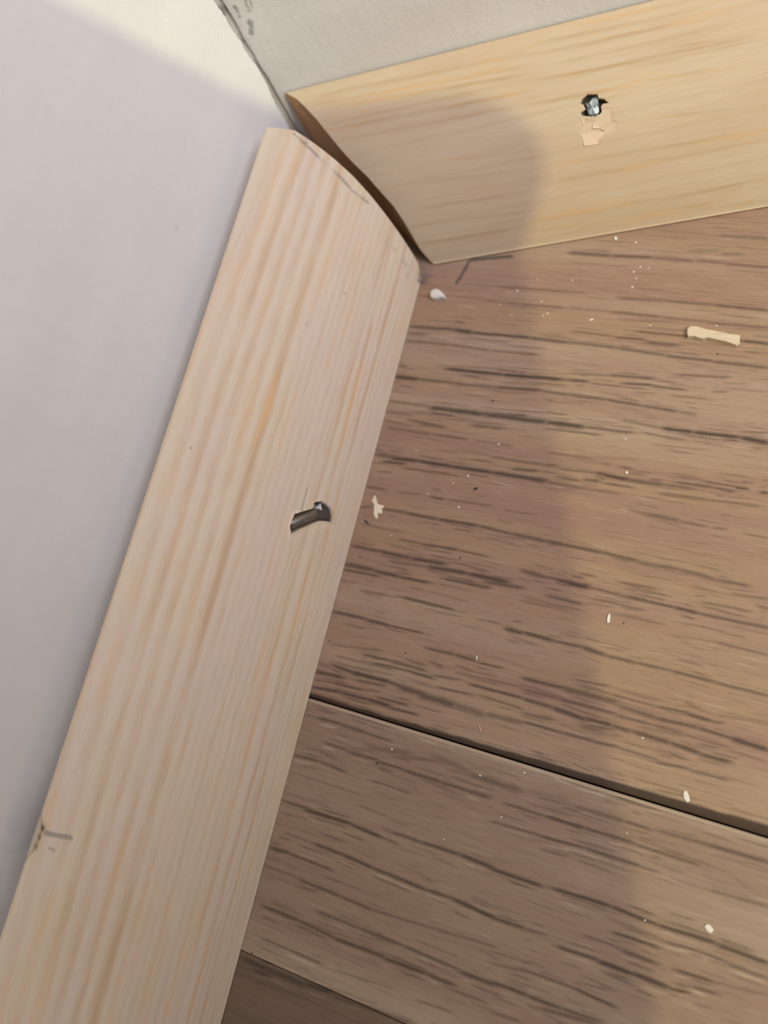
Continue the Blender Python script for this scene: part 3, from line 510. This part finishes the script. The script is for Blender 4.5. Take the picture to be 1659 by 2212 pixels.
wl = link('wall_left', mesh_np('wall_left', V, np.concatenate([Fq, sidef]), True, {'mark': np.concatenate([mk.ravel(), np.zeros(nr)])}), None, WALL_L)
tag(wl, 'smooth white painted wall on the left above the pale pine strip', 'wall', kind='structure')

# right wall: runs along U, passing behind the left wall's edge
us = np.concatenate([[-35, -12, -5], np.arange(-3, 4, .1), np.arange(4, 12, .3), np.arange(12.5, 70, 1.5), [80, 100, 160, 300, 700, 1500]])
zr = np.concatenate([np.array([-.5, 3, 8]), np.arange(12, 46, .35), np.array([48, 55, 70, 100, 160, 300, 600, 1200, 2400])])
UU, ZR = np.meshgrid(us, zr)
mk = np.zeros(UU.shape)
for k, seg in enumerate(WALLR):
    mk = np.maximum(mk, (1.0, .8, 1.0, .7, .7)[k] * np.exp(-(segdist(seg, UU, ZR) / (.34, .42, .50, .30, .25)[k]) ** 2) * (.85 + .5 * wave(ZR + UU, 66 + k, 1, 4)))
mk = np.maximum(mk, (.34 + .75 * wave(ZR, 31, .5, 1.8)) * np.clip((.10 + .25 * wave(ZR, 61, .25, 1.6) - UU) / .3, 0, 1) * (ZR > 16))  # shade of the corner crack put into the wall colour
off = -.30 + .10 * wave(UU * .4 + ZR * .5, 8, .1, .6)
lip = .02 + .26 * wave(ZR, 61, .25, 1.6) + .08 * wave(ZR, 62, 2, 7)
off = off - .45 * np.clip((lip - UU) / .25, 0, 1)
P = UU[..., None] * U + off[..., None] * NW + ZR[..., None] * np.array([0, 0, 1.])
V = P.reshape(-1, 3) * MM
wr = link('wall_right', mesh_np('wall_right', V, grid_faces(len(zr), len(us)), True, {'mark': mk.ravel()}), None, WALL_R)
sol = wr.modifiers.new('thickness', 'SOLIDIFY'); sol.thickness = .02; sol.offset = -1
tag(wr, 'grey-white painted wall at the top, with grey smudges by the corner crack', 'wall', kind='structure')


# ------------------------------------------------------------------ the two pine strips
class Stick:
    def __init__(s, a0, z0, a1, z1, sag, side, ends):
        p0 = np.array([a0, z0]); p1 = np.array([a1, z1]); c = np.linalg.norm(p1 - p0); h = sag * c
        rr = (c * c / 4 + h * h) / (2 * h); e = (p1 - p0) / c; o = np.array([-e[1], e[0]])
        if o[0] < 0: o = -o
        s.cen = (p0 + p1) / 2 - o * (rr - h); s.rr = rr; s.e = e; s.o = o
        s.half = math.asin(c / 2 / rr); s.S = 2 * s.half * rr; s.side = side
        s.ends = np.array(ends)

    def frame(s, a, z, t):
        if s.side == 'L':
            return np.stack([a + YL * t, -t + 0 * a, z + 0 * a], -1)
        return t[..., None] * U + a[..., None] * NW + z[..., None] * np.array([0, 0, 1.])

    def prof(s, ss, off=0.0):
        th = (ss / s.S - .5) * 2 * s.half
        nrm = np.cos(th)[..., None] * s.o + np.sin(th)[..., None] * s.e
        p = s.cen + (s.rr + off if np.isscalar(off) else (s.rr + off)[..., None]) * nrm
        return p[..., 0], p[..., 1]

    def at(s, ss, tt, off=0.0):
        ss = np.asarray(ss, float); tt = np.asarray(tt, float)
        a, z = s.prof(ss, off)
        return s.frame(a, z, tt)

    def axes(s, ss, tt):
        e = 1e-3
        p = s.at(ss, tt); ds = (s.at(ss + e, tt) - p) / e; dt = (s.at(ss, tt + e) - p) / e; dn = (s.at(ss, tt, e) - p) / e
        return p, ds / np.linalg.norm(ds), dt / np.linalg.norm(dt), dn / np.linalg.norm(dn)

    def end(s, ss):
        return np.interp(ss, s.ends[:, 0], s.ends[:, 1])


SL = Stick(3.2, 22.0, 20.0647, 0, .09, 'L', LEND)
SR = Stick(0.0, 18.0, 18.7308, 0, .09, 'R', REND)


def build_stick(name, S, ss, tau, disp, grain, mark, torn, hole, back, mat, lift):
    SS, TAU = np.meshgrid(ss, tau, indexing='ij')
    T = TAU + S.end(SS) * np.clip(1 - TAU / 35, 0, 1) ** 1.5
    D, H = disp(SS, T)
    a, z = S.prof(SS, D)
    # softly rounded top and bottom arrises
    z = np.maximum(z, lift)
    rows = [S.frame(a, z, T)]
    ab, zb = back
    tb = T[-1] * 0 + tau + np.interp(0, [0, 1], [S.ends[0, 1], 0]) * np.clip(1 - tau / 35, 0, 1) ** 1.5
    def row(aa, zz, tt): return S.frame(np.full(len(tau), aa), np.full(len(tau), zz), tt)[None]
    rows.append(row(S.prof(np.array(S.S))[0] - .25 - 1.6 * lift, 0.0, T[-1]))
    rows.append(row(ab, 0.0, tb))
    rows.append(row(ab, zb, T[0]))
    P = np.concatenate(rows, 0)
    nr, nc = P.shape[:2]
    V = P.reshape(-1, 3) * MM
    F = grid_faces(nr, nc, True)[:, ::-1]
    st = np.stack([np.concatenate([SS, np.zeros((3, nc))]), np.concatenate([T, T[-1:], T[-1:], T[:1]]), np.zeros((nr, nc))], -1)
    pad = lambda A: np.concatenate([A, np.zeros((3, nc))]).ravel()
    g = grain(SS, T)
    me = mesh_np(name, V, F, True, {'st': st.reshape(-1, 3), 'grain': pad(g), 'mark': pad(mark(SS, T)), 'torn': pad(torn(SS, T)), 'hole': pad(H)})
    o = link(name, me, None, mat)
    # sawn ends
    for col, nm in ((0, 'sawn_end'), (nc - 1, 'sawn_end')):
        Pe = P[:, col]; cen = np.mean(Pe, 0)
        if col == 0: cen = cen * .5 + .25 * P[-1, 0] + .25 * P[-2, 0]
        Ve = np.concatenate([Pe, cen[None]]) * MM
        i = np.arange(nr); Fe = np.stack([i, (i + 1) % nr, np.full(nr, nr)], 1)
        if col: Fe = Fe[:, ::-1]
        link(nm, mesh_np(nm, Ve, Fe.tolist(), False), o, CUT)
    return o


def ring_sum(SS, T, lines):
    g = np.zeros(SS.shape)
    for k, (fn, d, w) in enumerate(lines):
        c = fn(T) + .10 * wave(T, 40 + k, .15, 1.1)
        x = (SS - c) / w
        g = np.maximum(g, d * np.exp(-np.where(x > 0, x * 1.5, x * .75) ** 2))
    return g


def grain_left(SS, T):
    L = []
    P = {i: (lambda t, r=r: r[0] * t * t + r[1] * t + r[2]) for i, r in zip((0, 1, 2, 3, 4, 5, 6, 11, 12, 13, 14, 15), RINGS)}
    for i, r in zip((0, 1, 2, 3, 4, 5, 6, 11, 12, 13, 14, 15), RINGS):
        L.append((P[i], r[3], r[4] * .62))
    for q, d in ((.14, .35), (.27, .4), (.40, .45), (.52, .4), (.66, .42), (.80, .45), (.91, .4)):
        L.append((lambda t, q=q: P[6](t) * (1 - q) + P[11](t) * q, d, .34))
    for a, b, q, d in ((12, 13, .5, .4), (13, 14, .5, .4), (14, 15, .5, .35)):
        L.append((lambda t, a=a, b=b, q=q: P[a](t) * (1 - q) + P[b](t) * q, d, .2))
    for e in (.5, .95, 1.5):
        L.append((lambda t, e=e: P[15](t) + e, .4, .2))
    return ring_sum(SS, T, L)


def grain_right(SS, T):
    g = np.zeros(SS.shape)
    for t0, s0, t1, s1, d in RSTREAK:
        if t1 < t0: t0, s0, t1, s1 = t1, s1, t0, s0
        c = s0 + (T - t0) / (t1 - t0) * (s1 - s0) + .07 * wave(T, int(abs(t0 * 9 + s0 * 31)), .2, 1.3)
        e = 3.0
        f = np.clip((T - t0 + e) / (2 * e), 0, 1) * np.clip((t1 + e - T) / (2 * e), 0, 1)
        x = (SS - c) / .26
        g = np.maximum(g, 1.4 * d * f * np.exp(-np.where(x > 0, x * .8, x * 1.4) ** 2))
    for k in range(26):
        c = k * 1.04 + .4 + .25 * math.sin(k * 2.1) + T * -.004 + .06 * wave(T, 70 + k, .1, .8)
        g = np.maximum(g, (.18 + .10 * math.sin(k * 3.7)) * np.exp(-((SS - c) / .28) ** 2))
    return g


def rough_poly(poly, SS, T, k, amp=.07):
    return polydist(poly, SS + amp * wave(SS * 3 + T * 5, k, 1, 4), T + amp * wave(T * 4 - SS * 3, k + 1, 1, 4))


CHIP_E = [(0.0, EDGEL[5][1] - 2.4), (.35, EDGEL[5][1] - .9), (.75, EDGEL[5][1]), (.75, EDGEL[6][1]), (.55, EDGEL[7][1] + .6), (0.0, EDGEL[7][1] + 2.6)]


def disp_left(SS, T):
    d = rough_poly(NAILL, SS, T, 11)
    dep = np.clip(d / .10 + .35, 0, 1)
    D = -1.35 * dep
    # torn lip around the hole
    D += .10 * np.exp(-((d + .12) / .13) ** 2) * (dep < .5)
    cr = segdist(CRACKL, SS, T)
    D -= .22 * np.clip(1 - cr / .10, 0, 1)
    ch = np.clip(polydist([(s - .4 if s == 0 else s, t) for s, t in CHIP_E], SS, T) / .3, 0, 1)
    D -= .9 * ch
    D += .012 * wave(T * 1.0 + SS * 6, 3, .5, 3)
    # eased arrises
    D -= .30 * np.clip(1 - SS / .5, 0, 1) ** 2
    hole = np.clip(d / .12 + .2, 0, 1)
    hole = np.maximum(hole, .38 * np.clip(1.2 - cr / (.06 + .10 * np.clip(1 + polydist(NAILL, SS, T) / 3.5, 0, 1)), 0, 1))
    for p in EDGEL[5:8]:
        hole = np.maximum(hole, np.exp(-(((SS - p[0] - .05) / .28) ** 2 + ((T - p[1]) / .38) ** 2)) * (.95, .7, .6)[EDGEL.index(p) - 5])
    for p in DOTL:
        hole = np.maximum(hole, .9 * np.exp(-(((SS - p[0]) / .09) ** 2 + ((T - p[1]) / .13) ** 2)))
    return D, hole


def mark_left(SS, T):
    w = .42 * (.85 + .5 * wave(SS * 1.3 + T * .4, 91, .8, 3.0))
    mk = np.clip(1.35 - segdist(PENCL, SS, T) / w, 0, 1) * (.72 + .45 * wave(SS, 92, .5, 1.6))
    w = .62 * (.8 + .7 * wave(SS * 1.1 - T * .8, 93, .8, 3.0))
    mk = np.maximum(mk, (.45 + .4 * wave(SS * 1.2, 94, .8, 2.4)) * np.clip(1.3 - segdist(PENCL2, SS, T) / w, 0, 1))
    mk = np.maximum(mk, 1.0 * np.clip(1.35 - segdist(EDGEL[0:3], SS, T) / .36, 0, 1))
    mk = np.maximum(mk, .75 * np.clip(1.25 - segdist(EDGEL[3:5], SS, T) / .3, 0, 1))
    return mk


def torn_left(SS, T):
    d = polydist(NAILL, SS, T)
    low = (T > np.mean([p[1] for p in NAILL]))
    return .5 * np.exp(-((d + .3) / .45) ** 2) * (d < 0) * low


def disp_right(SS, T):
    d = rough_poly(NAILR, SS, T, 15)
    D = -1.1 * np.clip(d / .10 + .3, 0, 1)
    tr = rough_poly(TEAR, SS, T, 19, .09)
    q = np.clip(tr / .25 + .4, 0, 1)
    D -= (.07 + .05 * wave(SS * 4 + T * 2, 23, 1, 4)) * q
    D += .010 * wave(T * 1.0 + SS * 6, 5, .5, 3)
    D -= .22 * np.clip(1 - SS / .4, 0, 1) ** 2
    hole = np.clip(d / .12 + .15, 0, 1)
    return D, hole


def torn_right(SS, T):
    return .35 * np.clip(rough_poly(TEAR, SS, T, 19, .09) / .3 + .3, 0, 1)


def zero(SS, T): return SS * 0


nl = np.array(NAILL); nr_ = np.array(NAILR + TEAR)
ssL = dense(0, SL.S, .16, [(nl[:, 0].min() - .5, nl[:, 0].max() + .5, .07), (0, 1, .1)])
tauL = np.concatenate([dense(0, 135, .30, [(0, 18, .2), (nl[:, 1].min() - 3.2, nl[:, 1].max() + .8, .07), (EDGEL[0][1] - 3, EDGEL[0][1] + 4, .15)]), [145, 170, 220, 320, 520, 900]])
bl = build_stick('baseboard_left', SL, ssL, tauL, disp_left, grain_left, mark_left, torn_left, zero, (2.75, 21.4), PINE_L, .12)
tag(bl, 'pale pine moulding along the left wall with a hand-drawn pencil line at its mitre', 'baseboard', kind='structure')
ssR = dense(0, SR.S, .16, [(nr_[:, 0].min() - .5, nr_[:, 0].max() + .5, .07), (0, 1, .1)])
tauR = np.concatenate([dense(0, 80, .30, [(nr_[:, 1].min() - 2.5, nr_[:, 1].max() + 2.5, .07)]), [90, 120, 200, 400, 900]])
br = build_stick('baseboard_right', SR, ssR, tauR, disp_right, grain_right, zero, torn_right, zero, (.05, 17.6), PINE_R, .32)
tag(br, 'yellowish pine moulding along the right wall with a splintered nail hole', 'baseboard', kind='structure')


# ------------------------------------------------------------------ small solid builders
def lump(name, outline, thick, mat, parent=None, dome=.5, z0=0.0, taper=.82, seed=1, jit=.04, tilt=(0, 0)):
    """a solid fragment from a plan outline in floor millimetres: side wall, chamfer and uneven top"""
    r = np.random.default_rng(seed)
    p = np.array(outline); c = p.mean(0); n = len(p)
    rings = [(1.0, 0.0), (1.03, thick * .35), (taper * .5 + .5, thick * .8), (taper * .62, thick * (.8 + .2 * dome))]
    V = []
    for s, z in rings:
        q = c + (p - c) * s
        for k in range(n):
            j = r.normal(0, jit * thick) if z else 0
            V.append((q[k, 0], q[k, 1], z0 + z + j + tilt[0] * (q[k, 0] - c[0]) + tilt[1] * (q[k, 1] - c[1])))
    V.append((c[0], c[1], z0)); V.append((c[0], c[1], z0 + thick * (.85 + .25 * dome)))
    F = []
    area = sum(p[i, 0] * p[(i + 1) % n, 1] - p[(i + 1) % n, 0] * p[i, 1] for i in range(n))
    for k in range(3):
        for i in range(n):
            j = (i + 1) % n
            F.append((k * n + i, k * n + j, (k + 1) * n + j, (k + 1) * n + i))
    for i in range(n):
        j = (i + 1) % n
        F.append((3 * n + i, 3 * n + j, 4 * n + 1)); F.append((j, i, 4 * n))
    if area < 0: F = [f[::-1] for f in F]
    o = np.array([c[0], c[1], 0.0])
    me = mesh_np(name, (np.array(V) - o) * MM, F, False)
    ob = link(name, me, parent, mat)
    ob.location = Vector(o * MM)
    return ob


def plate(name, pts, mat, parent, thick=.12):
    """a facet or flap: a thin solid through world points (mm), normal by Newell"""
    P = np.array(pts); n = np.zeros(3)
    for i in range(len(P)):
        n += np.cross(P[i], P[(i + 1) % len(P)])
    n /= np.linalg.norm(n)
    if n[2] < 0: P = P[::-1]; n = -n
    Q = P - n * thick; k = len(P)
    F = [tuple(range(k)), tuple(range(2 * k - 1, k - 1, -1))]
    F += [(i, k + i, k + (i + 1) % k, (i + 1) % k) for i in range(k)]
    return link(name, mesh_np(name, np.concatenate([P, Q]) * MM, F, False), parent, mat)


def rod(name, a, b, rad, mat, parent, n=14, ends=(1.0, 1.0), jit=0.0, seed=3):
    """a cylinder from a to b (mm) with small chamfers at both ends"""
    a = np.array(a); b = np.array(b); d = b - a; L = np.linalg.norm(d); d /= L
    x = np.cross(d, [0, 0, 1.]); x /= np.linalg.norm(x); y = np.cross(d, x)
    r = np.random.default_rng(seed); V = []
    prof = [(0, .78 * ends[0]), (.06, ends[0]), (.5, (ends[0] + ends[1]) / 2), (.94, ends[1]), (1, .78 * ends[1])]
    for q, s in prof:
        for k in range(n):
            an = 2 * math.pi * k / n; rr = rad * s * (1 + r.normal(0, jit))
            V.append(a + d * L * q + rr * (math.cos(an) * x + math.sin(an) * y))
    F = []
    m = len(prof)
    for k in range(m - 1):
        for i in range(n):
            j = (i + 1) % n
            F.append((k * n + i, (k + 1) * n + i, (k + 1) * n + j, k * n + j))
    F.append(tuple(range(n))); F.append(tuple(range((m - 1) * n + n - 1, (m - 1) * n - 1, -1)))
    me = mesh_np(name, np.array(V) * MM, F, True)
    return link(name, me, parent, mat)


def block(name, S, poly, depth, heights, mat, parent, seed=2, inset=.72, jit=.06):
    """a crushed nail head: outline poly (s,t) on the stick, sides below, uneven faceted top"""
    r = np.random.default_rng(seed)
    p = np.array(poly); c = p.mean(0); n = len(p); V = []
    for s, off in ((1.0, depth), (1.0, heights[0]), (inset, heights[1])):
        q = c + (p - c) * s
        o = off + (r.normal(0, jit, n) if off != depth else 0)
        V.append(S.at(q[:, 0], q[:, 1], np.full(n, 0.0) + o))
    V = np.concatenate(V + [S.at(np.array([c[0]]), np.array([c[1]]), np.array([heights[1]]))])
    F = []
    for k in range(2):
        for i in range(n):
            j = (i + 1) % n
            F.append((k * n + i, k * n + j, (k + 1) * n + j, (k + 1) * n + i))
    F += [(2 * n + i, 2 * n + (i + 1) % n, 3 * n) for i in range(n)]
    F.append(tuple(range(n - 1, -1, -1)))
    me = mesh_np(name, V * MM, F, False)
    bm = bmesh.new(); bm.from_mesh(me); bmesh.ops.recalc_face_normals(bm, faces=bm.faces); bm.to_mesh(me); bm.free()
    return link(name, me, parent, mat)


def empty(name, loc, label, cat, group=None):
    o = bpy.data.objects.new(name, None); COL.objects.link(o)
    o.location = loc; o.empty_display_size = .002
    return tag(o, label, cat, group)


def adopt(root):
    """parts were built in room coordinates: keep them in place under their thing"""
    for ch in root.children:
        ch.location = ch.location - root.location


# ------------------------------------------------------------------ nail in the left strip: bent over in its groove
cl = np.mean(NAILL, 0)
nailL = empty('nail', Vector(SL.at(cl[0], cl[1]) * MM), 'dark bent nail lying in a torn groove of the left pine strip', 'nail')
a = SL.at(SHANKL[0][0], SHANKL[0][1], -.90); b = SL.at(SHANKL[1][0], SHANKL[1][1], -.72)
a = a + (a - b) * .12; b = b + (b - a) * .12
rod('shank', a, b, .80, STEEL_DARK, nailL, 18)
block('head', SL, HEADL, -1.2, (-.42, -.12), STEEL_HEAD, nailL, 5, .66, .05)
fp = [SL.at(s, t, o) for (s, t), o in zip(FACETL, (.10, -.06, -.14, -.02))]
tag(plate('facet', fp, STEEL_GLINT, nailL, .10), 'facet of the nail head with a painted highlight')
adopt(nailL)

# nail in the right strip: driven below the face, torn fibres under it
cr_ = np.mean(HEADR, 0)
nailR = empty('nail', Vector(SR.at(cr_[0], cr_[1]) * MM), 'grey steel nail head sunk in the splintered hole of the right pine strip', 'nail')
block('head', SR, HEADR, -1.0, (-.42, -.26), STEEL, nailR, 9, .8, .07)
rod('shank', SR.at(cr_[0], cr_[1], -.8), SR.at(cr_[0], cr_[1], -6.0), .45, STEEL, nailR, 12)
h = np.array(HEADR[6]) * .62 + cr_ * .38
fp = [SR.at(h[0] + ds, h[1] + dt, o) for ds, dt, o in ((-.42, -.06, -.14), (-.40, .20, -.16), (.05, .30, -.2), (.40, .16, -.22), (.42, -.10, -.2), (.0, -.2, -.12))]
tag(plate('facet', fp, STEEL_GLINT, nailR, .06), 'painted bright glint on the rim of the nail head')
adopt(nailR)


# torn wood fibres raised around the right nail: flaps that belong to the strip
def flap(name, S, poly, lift, parent, mat):
    p = np.array(poly); c = p.mean(0); n = len(p)
    o = np.array([lift * (.35 + .65 * abs(math.sin(k * 1.9))) for k in range(n)])
    V = np.concatenate([S.at(p[:, 0], p[:, 1], np.full(n, -.3)), S.at(p[:, 0], p[:, 1], o),
                        S.at(np.array([c[0]]), np.array([c[1]]), np.array([lift * .35]))])
    F = [(i, (i + 1) % n, n + (i + 1) % n, n + i) for i in range(n)] + [(n + i, n + (i + 1) % n, 2 * n) for i in range(n)]
    F.append(tuple(range(n - 1, -1, -1)))
    me = mesh_np(name, V * MM, F, False)
    bm = bmesh.new(); bm.from_mesh(me); bmesh.ops.recalc_face_normals(bm, faces=bm.faces); bm.to_mesh(me); bm.free()
    return link(name, me, parent, mat)


FLAPW = plain('torn_pine_fibre', srgb(217, 188, 161), .75, 0, .10)
fl = np.array(FLAP)
for grp in ([0, 1, 2, 13, 14][:3] + [len(FLAP) - 1], [3, 4, 5, 6], [6, 7, 8, 9, 10, 11]):
    pts = [FLAP[i] for i in grp if i < len(FLAP)]
    cc = np.mean(pts, 0)
    pts = [tuple(cc + (np.array(q) - cc) * .9) for q in pts]
    tag(flap('splinter', SR, pts, .10, br, FLAPW), 'pale torn splinter under the nail hole')

# ------------------------------------------------------------------ crumbs and shavings on the floor
crumb = lump('plaster_crumb', CRUMB, .95, PLASTER, None, .6, 0, .9, 4, .05)
tag(crumb, 'white plaster crumb beside the mitre joint, largest white bit on the floor', 'crumb')

spl = lump('wood_shaving', SPLINT, .75, SHAVING, None, .25, 0.0, .96, 6, .05)
tag(spl, 'long pale wood shaving lying on the sunlit right side of the floor'.replace('sunlit', 'lamplit'), 'wood shaving')

chip = lump('wood_chip', CHIP, .22, CHIPW, None, .2, 0.0, .98, 8, .08)
tag(chip, 'cream star-shaped wood chip on the floor beside the bent nail', 'wood chip')


def little(center, lx, ly, ang, seed, n=8):
    r = np.random.default_rng(seed); out = []
    for k in range(n):
        an = 2 * math.pi * k / n; q = 1 + r.uniform(-.28, .22)
        x, y = lx * q * math.cos(an), ly * q * math.sin(an)
        out.append((center[0] + x * math.cos(ang) - y * math.sin(ang), center[1] + x * math.sin(ang) + y * math.cos(ang)))
    return out


SH = [('plaster_crumb', .58, .30, -.95, PLASTER, 'small white plaster flake near the bottom right, just above the dark plank joint', 'crumb'),
      ('plaster_crumb', .46, .28, -.6, PLASTER, 'small white plaster flake low on the right, below the dark plank joint', 'crumb'),
      ('plaster_crumb', .18, .55, .1, PLASTER, 'thin upright white sliver on the lit floor right at the shadow edge', 'crumb'),
      ('plaster_crumb', .10, .33, .1, PLASTER, 'tiny upright white sliver in the shaded floor left of the shadow edge', 'crumb'),
      ('plaster_crumb', .26, .11, .5, PLASTER, 'tiny oval white flake left of the long wood shaving', 'crumb'),
      ('splinter', .10, .62, .62, PINKW, 'pinkish thin splinter on the shaded floor above the dark plank joint', 'splinter'),
      ('grit', .42, .13, -.5, SOOT, 'dark curved bit of grit close under the star-shaped wood chip', 'grit')]
for k, (nm, lx, ly, an, mat, lab, cat) in enumerate(SH):
    o = lump(nm, little(SHARD[k], lx, ly, an, 60 + k, 8), .16 + .12 * min(lx, ly), mat, None, .4, 0, .9, 50 + k, .06)
    tag(o, lab, cat)

g0 = 'white dust specks strewn over the floor'
for k, p in enumerate(SPECK):
    big = {20: 2.0, 0: 1.1, 16: 1.4, 11: 1.2, 13: 1.2}.get(k, 1.0)
    r = (.085 + .05 * random.random()) * big
    o = lump('dust_speck', little(p, r * random.uniform(.9, 1.4), r, random.uniform(0, 3), 100 + k, 6), r * .9, PLASTER, None, .6, 0, .8, 200 + k, .05)
    x, y = p
    if y < J1: q = ('below the dark plank joint', 'white dust specks below the dark plank joint')
    elif y > -25: q = ('between the yellowish strip and the long wood shaving', 'white dust specks near the yellowish strip')
    elif x < 45: q = ('on the shaded floor beside the pale strip', 'white dust specks on the shaded floor')
    else: q = ('on the lit floor below the long wood shaving', 'white dust specks on the lit floor')
    tag(o, 'tiny white dust speck ' + q[0], 'dust', q[1])
g1 = 'dark grit specks strewn over the floor'
for k, p in enumerate(DARK):
    r = (.24 if k == 0 else .10 + .06 * random.random())
    o = lump('grit', little(p, r * .8, r * 1.1, random.uniform(0, 3), 300 + k, 6), r * .6, SOOT, None, .6, 0, .8, 330 + k, .05)
    if k == 0: tag(o, 'largest dark grit speck, on the shaded floor right of the wood chip', 'grit')
    else: tag(o, 'tiny dark grit speck on the brown laminate floor', 'grit', g1)

# grey lint caught in the open joint between the two strips
cu = bpy.data.curves.new('lint_tuft', 'CURVE'); cu.dimensions = '3D'; cu.bevel_depth = .00003; cu.bevel_resolution = 1
base = np.array([18.6, -16.4, .12])
for k in range(14):
    sp = cu.splines.new('BEZIER'); sp.bezier_points.add(2)
    for i, bp in enumerate(sp.bezier_points):
        q = base + np.array([random.uniform(-.2, 3.0), random.uniform(-.6, .9), random.uniform(0.05, .9)])
        bp.co = Vector(q * MM); bp.handle_left_type = bp.handle_right_type = 'AUTO'
tmp = bpy.data.objects.new('lint_curve', cu); COL.objects.link(tmp)
me = bpy.data.meshes.new_from_object(tmp.evaluated_get(bpy.context.evaluated_depsgraph_get()))
bpy.data.objects.remove(tmp); me.name = 'lint_tuft'; me.materials.clear()
lint = link('lint_tuft', me, None, LINT); lint['kind'] = 'stuff'
tag(lint, 'wisp of grey lint at the foot of the open mitre joint', 'lint')

# ------------------------------------------------------------------ the phone that takes the picture and casts the big soft shadow
ph = empty('smartphone', Vector(C), 'black smartphone held up under the lamp, seen only by its soft shadow across the corner', 'phone')
KP = (1.8 - .085) / 1.8                          # held a little nearer the bulb than the viewpoint
LB = C + LD * 1.8
ph.matrix_world = Matrix.Translation(Vector(LB + (C - LB) * KP)) @ M.to_3x3().to_4x4()
PR, PT, PW, PH_, PTH = 52.4 * KP, 32.1 * KP, 84.0 * KP, 168.0 * KP, 8.0


def rounded(x0, x1, y0, y1, rad, n=8):
    out = []
    for cx, cy, a0 in ((x1 - rad, y1 - rad, 0), (x0 + rad, y1 - rad, 90), (x0 + rad, y0 + rad, 180), (x1 - rad, y0 + rad, 270)):
        for k in range(n + 1):
            an = math.radians(a0 + 90 * k / n); out.append((cx + rad * math.cos(an), cy + rad * math.sin(an)))
    return out


def slab(name, outline, z0, z1, mat, parent, cham=.6):
    p = np.array(outline); c = p.mean(0); n = len(p); V = []
    ins = lambda m: c + (p - c) * (1 - m / np.abs(p - c).max(0))
    for q, z in ((ins(cham), z0), (p, z0 + cham * .8), (p, z1 - cham * .8), (ins(cham), z1)):
        V += [(x, y, z) for x, y in q]
    F = [(k * n + i, k * n + (i + 1) % n, (k + 1) * n + (i + 1) % n, (k + 1) * n + i) for k in range(3) for i in range(n)]
    F += [tuple(range(n - 1, -1, -1)), tuple(range(3 * n, 4 * n))]
    return link(name, mesh_np(name, np.array(V) * MM, F, False), parent, mat)


slab('body', rounded(PR - PW, PR, PT - PH_, PT, 9), 1.2, 1.2 + PTH, BLACKP, ph)
slab('screen', rounded(PR - PW + 2, PR - 2, PT - PH_ + 2, PT - 2, 7), 1.2 + PTH, 1.2 + PTH + .3, GLASSB, ph, .1)
slab('camera_lens', rounded(-5, 5, -5, 5, 4.9), .5, 1.2, GLASSB, ph, .2)
